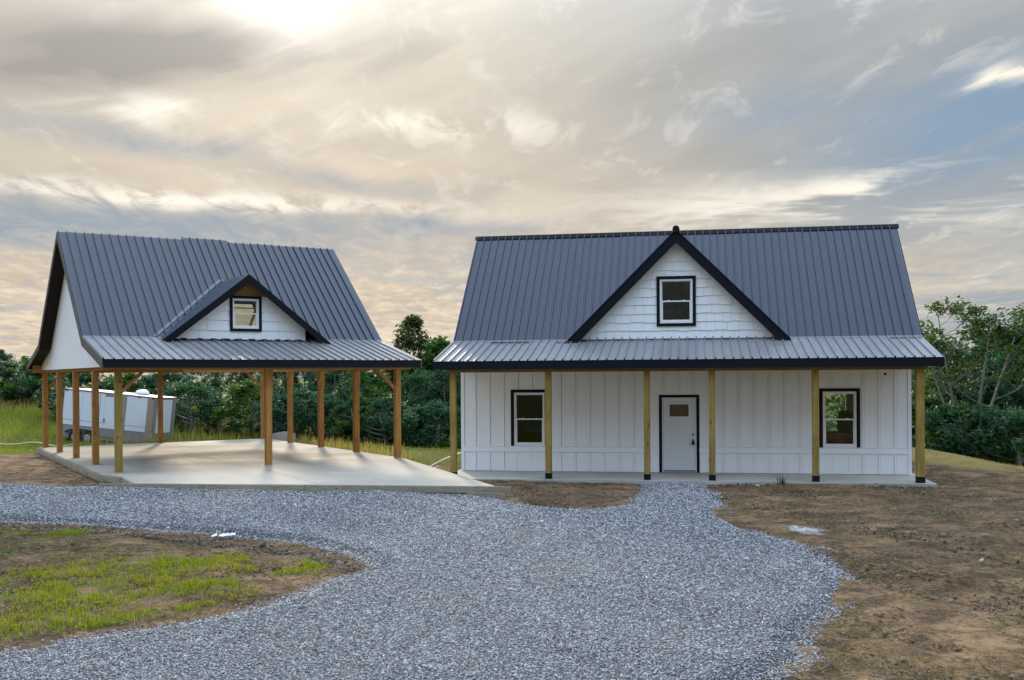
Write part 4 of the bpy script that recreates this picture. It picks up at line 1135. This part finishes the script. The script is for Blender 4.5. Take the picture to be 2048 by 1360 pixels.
# ------------------------------------------------------------------ trailer
def build_trailer():
    x, y = -17.15, 44.7
    t = thing('cargo_trailer', 'white enclosed cargo trailer tilted nose-down in the grass behind the carport', 'trailer', (x, y, gs(x, y)-.12), R(-6.5))
    t.rotation_euler = (R(-1.), R(5.8), R(-6.5)); t.scale = (.92, 1, 1)
    L, Wd, Hh = 4.45, 2.0, 2.02
    b = MB().box(-L/2, L/2, -Wd/2, Wd/2, .10, .10+Hh).obj('body', M['talu'], t)
    f = -Wd/2; z0, z1, zs = .10, .10+Hh, .62
    def pan(x0, x1, nm='side_panel', mt=M['twhite'], a=zs, c=z1-.06): MB().box(x0, x1, f-.014, f+.002, a, c).obj(nm, mt, b)
    xs = [-2.19, -1.28, -.42, .22]
    for i in range(2): pan(xs[i]+.006, xs[i+1]-.006)
    pan(-.40, -.20); pan(.48, .60); pan(.86, 1.86)
    MB().box(-.185, .465, f-.024, f+.002, .24, z1-.17).obj('door', M['twhite'], t)
    d = t.children[-1]
    MB().box(-.185, .465, f-.028, f-.0245, .24, zs).obj('door_skirt', M['talu'], d)
    MB().box(-.155, -.125, f-.055, f-.025, .85, 1.02).obj('handle', M['black'], d)
    MB().box(.60, .84, f-.018, f+.002, .16, z1-.02).obj('side_post', M['tprimer'], b)
    MB().box(1.88, 2.18, f-.018, f+.002, .14, z1-.02).obj('side_post', M['tprimer'], b)
    MB().box(-2.2, .58, f-.018, f+.001, .82, .84).obj('trim_strip', M['steel'], b); MB().box(.86, 1.86, f-.018, f+.001, .82, .84).obj('trim_strip', M['steel'], b)
    e = L/2
    MB().box(e-.002, e+.014, -.78, .62, zs-.02, z1-.10).obj('end_panel', M['twhite'], b)
    MB().box(e-.002, e+.02, .66, .98, .14, z1-.02).obj('end_post', M['talu'], b)
    MB().box(-L/2-.02, L/2+.03, -Wd/2-.02, Wd/2+.02, z1, z1+.018).obj('roof', M['talu'], t)
    r = MB(); r.lathe([(.33, 0), (.33, .06), (.26, .16), (.12, .21), (.02, .22)], 18, lambda p: (.9+p[0], .25+p[1], z1+.019+p[2])); r.obj('roof_vent', M['vinyl'], t, True)
    for xx in (-2.1, 1.45, 2.12): MB().box(xx-.05, xx+.05, f-.038, f-.02, z1-.07, z1-.02).obj('marker_lamp', M['red'], t)
    MB().box(e+.015, e+.03, -.55, -.40, z1-.27, z1-.18).obj('marker_lamp', M['red'], t)
    # twin wheels under a fender
    for xx in (-1.42, -.82):
        wv = MB().lathe([(.10, -.09), (.19, -.10), (.30, -.10), (.335, -.07), (.335, .07), (.30, .10), (.19, .10), (.10, .09)], 24, lambda p: (xx+p[0], f-.03+p[2], .12+p[1])).obj('wheel', M['rubber'], t, True)
        MB().lathe([(.02, -.112), (.08, -.115), (.16, -.105), (.19, -.09)], 20, lambda p: (xx+p[0], f-.03+p[2], .12+p[1])).obj('rim', M['steel'], wv)
    m = MB(); arc = [(-1.95, .30)]+[(-1.12+.83*math.cos(math.pi-k*math.pi/8)*1.0, .30+.24*math.sin(k*math.pi/8)) for k in range(1, 8)]+[(-.29, .30)]
    q = arc+[(x_, z_-.03) for x_, z_ in arc[::-1]]
    m.prism(q, lambda p, s: (p[0], s, p[1]), f-.16, f-.015); m.obj('fender', M['talu'], t)
    m = MB(); m.beam((L/2-.1, -.5, .08), (L/2+1.15, 0, -.02), .06, .10); m.beam((L/2-.1, .5, .08), (L/2+1.15, 0, -.02), .06, .10); m.obj('tongue', M['darkiron'], t)
    m = MB(); m.tube([(-L/2-.02, -.85, .75), (-L/2-.10, -.85, .8), (-L/2-.10, -.85, 1.4), (-L/2-.02, -.85, 1.45)], .016, 6); m.obj('grab_rail', M['steel'], t)
build_trailer()

# ------------------------------------------------------------------ trees
def leaf_cloud(C, rad, per, size, seed, flat=.8):
    """leaf faces spread through clumps: C centres, rad radii"""
    r = np.random.default_rng(seed); n = len(C)*per
    idx = np.repeat(np.arange(len(C)), per)
    d = r.normal(0, 1, (n, 3)); d /= np.linalg.norm(d, axis=1)[:, None]
    d *= (r.random(n)**.45)[:, None]; d[:, 2] *= flat
    P = C[idx]+d*rad[idx][:, None]
    nrm = r.normal(0, 1, (n, 3)); nrm[:, 2] = np.abs(nrm[:, 2])+.5; nrm /= np.linalg.norm(nrm, axis=1)[:, None]
    u = np.cross(nrm, r.normal(0, 1, (n, 3))); u /= np.linalg.norm(u, axis=1)[:, None]; w = np.cross(nrm, u)
    s = (r.uniform(.6, 1.3, n)*size)[:, None]
    v = np.stack([P-u*s, P+w*s*.45-nrm*s*.12, P+u*s, P-w*s*.45-nrm*s*.12], 1).reshape(-1, 3)
    f = (np.arange(n)*4)[:, None, None]+np.array([[0, 1, 2], [0, 2, 3]])[None]
    return v, f.reshape(-1, 3)
def tree_model(seed, h, spread, low, nclump, per, size, lmat, open_=False, multi=1, trunk_r=.11, cone=0.):
    """returns (trunk mesh, crown mesh) of a tree of height h standing at the origin"""
    r = random.Random(seed); m = MB(); C = []; rad = []
    for k in range(multi):
        lean = r.uniform(-.12, .12) if multi == 1 else (k-(multi-1)/2)*.22+r.uniform(-.05, .05)
        ly = r.uniform(-.1, .1)
        top = h*(r.uniform(.80, .92)); pts = []; rr = []
        for i in range(8):
            t = i/7; pts.append((lean*top*t+.06*math.sin(t*6+k), ly*top*t+.06*math.cos(t*5), top*t-.25*(i == 0))); rr.append(trunk_r*(1-t*.85)/math.sqrt(multi)*1.2)
        m.tube(pts, rr, 7)
        for j in range(11 if multi == 1 else 6):
            t = r.uniform(max(.12, low), .95); i = min(6, int(t*7)); q = t*7-i
            b = Vector(pts[i]).lerp(Vector(pts[i+1]), q); an = r.uniform(0, 2*math.pi)
            ln = spread*(1.05-.55*t)*r.uniform(.5, 1.)*(1-cone*t)
            e = b+Vector((math.cos(an)*ln, math.sin(an)*ln, ln*r.uniform(.25, .8))); mid = b.lerp(e, .5)+Vector((0, 0, -.06*ln))
            m.tube([b, mid, e], [rr[i]*.55, rr[i]*.35, .012], 5)
            if open_:
                for _ in range(5):
                    s_ = mid.lerp(e, r.uniform(.1, 1.0)); tw = s_+Vector((r.uniform(-.5, .5), r.uniform(-.5, .5), r.uniform(.1, .7)))
                    m.tube([s_, tw], [.014, .006], 4); C.append(tw[:]); rad.append(r.uniform(.22, .42))
            else:
                C.append(e[:]); rad.append(spread*r.uniform(.2, .34))
        C.append(pts[-1]); rad.append(spread*.2)
    while len(C) < nclump:
        t = r.uniform(0, 1)**.85; an = r.uniform(0, 2*math.pi)
        prof = (math.sin(math.pi*min(1, .12+.9*t))**.55)*(1-cone*t)
        q = r.uniform(.25, 1.)**.5
        z = h*(low+(1-low)*t)
        C.append((math.cos(an)*spread*prof*q, math.sin(an)*spread*prof*q, z*.97)); rad.append(spread*r.uniform(.13, .27)*(1 if not open_ else .6))
    C = np.array(C); rad = np.array(rad)
    v, f = leaf_cloud(C, rad, per, size, seed+99)
    tm = m.mesh('trunk', M['bark'], True)
    o = big_mesh('crown', v, f, lmat); cm = o.data; bpy.data.objects.remove(o)
    return tm, cm
def build_trees():
    mods = {
     'dense_a': tree_model(1, 8., 2.9, .05, 105, 115, .115, M['leaf']),
     'dense_b': tree_model(2, 8., 2.7, .04, 100, 115, .105, M['leaf']),
     'dense_c': tree_model(3, 8., 3.1, .05, 110, 115, .12, M['leaf']),
     'fresh': tree_model(4, 8., 2.6, .05, 90, 110, .12, M['leaf_l']),
     'tall': tree_model(5, 10., 2.3, .30, 95, 95, .12, M['leaf_d'], cone=.22),
     'open': tree_model(6, 8., 2.5, .30, 84, 44, .095, M['leaf_o'], True, 4, .14),
     'shrub': tree_model(7, 2.6, 1.7, .02, 42, 110, .085, M['leaf']),
     'shrub_l': tree_model(8, 2.6, 1.5, .02, 36, 110, .09, M['leaf_l']),
    }
    hts = {'dense_a': 8., 'dense_b': 8., 'dense_c': 8., 'fresh': 8., 'tall': 10., 'open': 8., 'shrub': 2.6, 'shrub_l': 2.6}
    r = random.Random(17)
    def put(kind, u, d, vtop, label, group, wide=1., cat='tree', nm=None):
        x = (u-1024)/2063*d; zb = gs(x, d)-.1; zt = CAM_H+(754-vtop)*d/2063
        s = (zt-zb)/hts[kind]
        t = thing(nm or ('shrub' if kind.startswith('shrub') else 'broadleaf_tree'), label, cat, (x, d, zb), r.uniform(0, 6.28), group)
        t.scale = (s*wide, s*wide, s)
        tm, cm = mods[kind]
        link('trunk', tm, t); link('crown', cm, t)
    G = 'trees at the wood edge'
    put('dense_a', 2, 60, 693, 'rounded dark green tree at the far left edge of the meadow', G)
    put('dense_b', 52, 64, 705, 'narrow dark tree beside the rounded one at far left', G, .9)
    put('fresh', 75, 58, 738, 'light green low tree just left of the rearmost carport post', G, .9)
    put('dense_b', 112, 62, 748, 'dark tree behind the left row of carport posts', G)
    put('fresh', 165, 60, 742, 'bright green tree rising behind the white trailer roof', G, 1.1)
    put('fresh', 222, 62, 748, 'bright green tree behind the trailer door', G)
    put('dense_a', 262, 61, 757, 'dark tree behind the trailer roof vent', G)
    put('dense_c', 312, 58, 750, 'wide dark tree behind the trailer nose', G, 1.1)
    put('dense_a', 362, 55, 722, 'dark tree just right of the white trailer', G, 1.1)
    put('dense_b', 412, 57, 712, 'second dark tree to the right of the trailer', G)
    put('dense_c', 462, 54, 705, 'broad dark tree seen left of the middle carport post', G)
    put('dense_a', 512, 55, 700, 'dark tree directly behind the middle carport post', G)
    put('dense_b', 556, 51, 700, 'dark tree behind the pale concrete block', G)
    put('dense_c', 607, 52, 695, 'dark tree between the two rearmost right-hand carport posts', G)
    put('dense_a', 668, 50, 692, 'dark tree between the third and fourth right-hand carport posts', G)
    put('fresh', 735, 48, 715, 'light green tree showing under the carport eave by its front right brace', G)
    put('dense_b', 700, 53, 690, 'dark tree behind the fourth right-hand carport post', G)
    put('tall', 828, 53, 626, 'tall thin-leaved tree rising above the gap between both roofs', G, 1.05)
    put('dense_b', 790, 55, 690, 'dark tree at the foot of the tall thin-leaved tree', G)
    put('fresh', 880, 52, 676, 'light green tree right of the tall one, touching the house roof', G, .9)
    put('dense_c', 840, 47, 735, 'broad dark tree filling the gap between carport and house', G, .9)
    put('dense_a', 905, 46, 718, 'dark tree directly behind the left porch post', G, .9)
    put('dense_c', 960, 48, 712, 'dark tree half hidden behind the left house corner', G)
    put('open', 1932, 39.5, 586, 'open tree with pale forked trunks and airy crown right of the house', G, 1.15)
    put('dense_b', 1868, 46, 690, 'dark green tree directly behind the right porch post', G)
    put('dense_c', 1900, 48, 720, 'broad dark tree behind the pale forked trunks', G, .75)
    put('dense_a', 1990, 46, 668, 'dark tree right of the pale forked trunks', G)
    put('dense_b', 2040, 42, 655, 'dark tree at the right picture edge', G)
    put('open', 2052, 48, 640, 'thin airy tree at the right picture edge', G, .9)
    put('dense_c', 2085, 44, 640, 'dark tree cut by the right picture edge', G)
    put('dense_b', 1815, 50, 700, 'dark tree half hidden behind the right house corner', G)
    S = 'shrubs along the wood edge'
    names = ['left edge of the meadow', 'far left meadow', 'left rear carport post', 'rear wheel of the trailer', 'trailer door', 'nose of the trailer', 'right end of the trailer', 'grass right of the trailer',
             'left side of the middle post', 'middle post', 'concrete block', 'second right-hand post', 'third right-hand post', 'fourth right-hand post', 'front right post', 'roof gap', 'left porch post', 'left house corner']
    us = [10, 60, 105, 150, 200, 262, 330, 385, 440, 500, 552, 600, 655, 712, 770, 820, 875, 930]
    for i, (u, nme) in enumerate(zip(us, names)):
        d = 50 if u < 340 else 46+(600-u)*.01
        d = 56 if u < 120 else d
        x = (u-1024)/2063*d; zb = gs(x, d); vt = 754-(zb+r.uniform(1.3, 2.5)-CAM_H)*2063/d
        put('shrub_l' if i % 4 == 1 else 'shrub', u, d, vt, 'low '+('light' if i % 4 == 1 else 'dark')+' green shrub at the wood edge behind the '+nme, S, 1.2, 'shrub')
    for i, (u, d, nme) in enumerate(((1862, 39, 'right porch post'), (1900, 38, 'forked tree'), (1945, 37.5, 'foot of the forked tree'), (1990, 38, 'tree right of the forked one'), (2035, 37, 'bank at the right picture edge'))):
        x = (u-1024)/2063*d; zb = gs(x, d); vt = 754-(zb+r.uniform(1.6, 2.7)-CAM_H)*2063/d
        put('shrub_l' if i % 3 == 0 else 'shrub', u, d, vt, 'leafy shrub on the bank by the '+nme, S, 1.2, 'shrub')
build_trees()
def far_wood():
    r = np.random.default_rng(31); C = []
    for x0, x1, n in ((-52, 2, 260), (17, 60, 170)):
        x = r.uniform(x0, x1, n); y = r.uniform(64, 86, n); zt = np.where(x < -30, 3.6, 2.3)
        C.append(np.stack([x, y, r.uniform(-5.5, 1., n)*1.+r.uniform(0, 1, n)*(zt-.8)], 1))
    C = np.concatenate(C); C[:, 2] = np.minimum(C[:, 2], 2.6)
    v, f = leaf_cloud(C, r.uniform(1.2, 2.4, len(C)), 105, .26, 77)
    tag(big_mesh('far_wood', v, f, M['leaf']), 'dark far-off wood filling the gaps between the nearer trees', 'wood', kind='stuff')
far_wood()

# ------------------------------------------------------------------ small things
def small_things():
    # concrete block behind the carport
    x, y = -9.75, 43.9
    m = MB(); r = random.Random(4); v = []
    for k in range(2):
        for (a, b) in ((-.42, -.25), (0, -.32), (.42, -.24), (.46, .2), (0, .28), (-.40, .24)):
            v.append((a+r.uniform(-.05, .05), b+r.uniform(-.04, .04), (-.05, .44)[k]+r.uniform(-.05, .05)))
    m.add(v, [(5,4,3,2,1,0), (6,7,8,9,10,11)]+[(i, (i+1) % 6, 6+(i+1) % 6, 6+i) for i in range(6)])
    o = m.obj('concrete_block', M['rockc']); o.location = (x, y, gs(x, y)); tag(o, 'pale rough concrete block lying behind the carport slab', 'block')
    # hose loop by the house corner
    x, y = hp(-.30, .6)
    pts = [(.30+.55*math.cos(t)-.45*(t/6), .1+.3*math.sin(t), .34+.27*math.sin(t*1.0+1.2)) for t in np.linspace(0, 4.6, 20)]
    z0 = gs(x, y); zm = min(p[2] for p in pts)
    o = MB().tube([(p[0]-.4, p[1], p[2]-zm+.02) for p in pts], .02, 7).obj('hose_loop', M['hosew'], None, True); o.location = (x, y, z0); tag(o, 'pale looped hose beside the left corner of the house', 'hose')
    # yellow hose in the meadow
    pts = []
    for k in range(26):
        xx = -24.5+k*.30; yy = 43.2-.10*k+.25*math.sin(k*.5); pts.append((xx, yy, gs(xx, yy)+.16+.05*math.sin(k*.8)))
    o = MB().tube(pts, .035, 6).obj('yellow_hose', M['hosey'], None, True); tag(o, 'long yellow hose lying in the grass at far left', 'hose')
    # litter
    x, y = -5.02, 17.72
    m = MB(); r = random.Random(2)
    for k in range(7):
        a, b = r.uniform(-.16, .16), r.uniform(-.06, .06); m.add([(a, b, 0), (a+.09, b+.02, .02), (a+.07, b+.07, .05), (a-.02, b+.06, .015)], [(0, 1, 2), (0, 2, 3)])
    o = m.obj('paper_scraps', M['litterw']); o.location = (x, y, float(isl_z(x, y))+.03); tag(o, 'crumpled white paper scrap at the edge of the lawn island', 'litter')
    x, y = -15.6, 35.6
    m = MB()
    for k in range(5):
        a, b = r.uniform(-.2, .2), r.uniform(-.1, .1); m.add([(a, b, 0), (a+.2, b+.02, .06), (a+.16, b+.12, .10), (a-.05, b+.1, .03)], [(0, 1, 2), (0, 2, 3)])
    o = m.obj('plastic_scrap', M['litterg']); o.location = (x, y, gs(x, y)+.03); tag(o, 'bright green plastic scrap on the soil left of the carport', 'litter')
    # sticks by the pad
    for i, (x0, y0, x1, y1, lb) in enumerate(((-12.9, 31.2, -12.0, 30.6, 'thin bare stick leaning on the left edge of the carport slab'), (-12.2, 29.3, -11.2, 29.0, 'short pale stick on the soil beside the near left carport post'), (-12.6, 32.2, -12.3, 31.0, 'dark twig on the soil by the second carport post'))):
        o = MB().tube([(x0, y0, gs(x0, y0)+.03), ((x0+x1)/2, (y0+y1)/2+.05, gs(x0, y0)+.10), (x1, y1, gs(x1, y1)+.04)], [.018, .014, .008], 6).obj('stick', M['bark']); tag(o, lb, 'stick', 'sticks beside the carport slab')
    o = MB().tube([(-14.4, 42.2, gs(-14.4, 42.2)+.06), (-13.4, 41.9, gs(-13.4, 41.9)+.16), (-12.2, 42.1, gs(-12.2, 42.1)+.06)], [.05, .045, .03], 6).obj('fallen_branch', M['bark']); tag(o, 'fallen branch in the grass below the trailer nose', 'branch')
    # weed at the porch edge
    x, y = hp(8.75, -2.45)
    w = thing('weed_tuft', 'small dark weed growing at the front edge of the porch slab', 'weed', (x, y, gs(x, y)))
    P = np.stack([rng.normal(0, .07, 40), rng.normal(0, .04, 40), np.zeros(40)], 1)
    blades('leaves', P, rng.uniform(.12, .32, 40), np.full(40, .016), M['leaf_d'], .5, 2, w)
    # rubble stones in the soil before the porch
    for i, (x, y, s, lb) in enumerate(((6.0, 25.3, .07, 'pale stone in the soil in front of the second right porch post'), (7.9, 14.2, .06, 'small pale stone on the soil at right'), (6.9, 15.2, .05, 'pale stone chip between the drive and the right soil'))):
        o = rocks('field_stone', np.array([[0., 0., 0.]]), [s], M['rockc'], .8); o.location = (x, y, gs(x, y)+s*.4); tag(o, lb, 'stone', 'stones in the right-hand soil')
small_things()
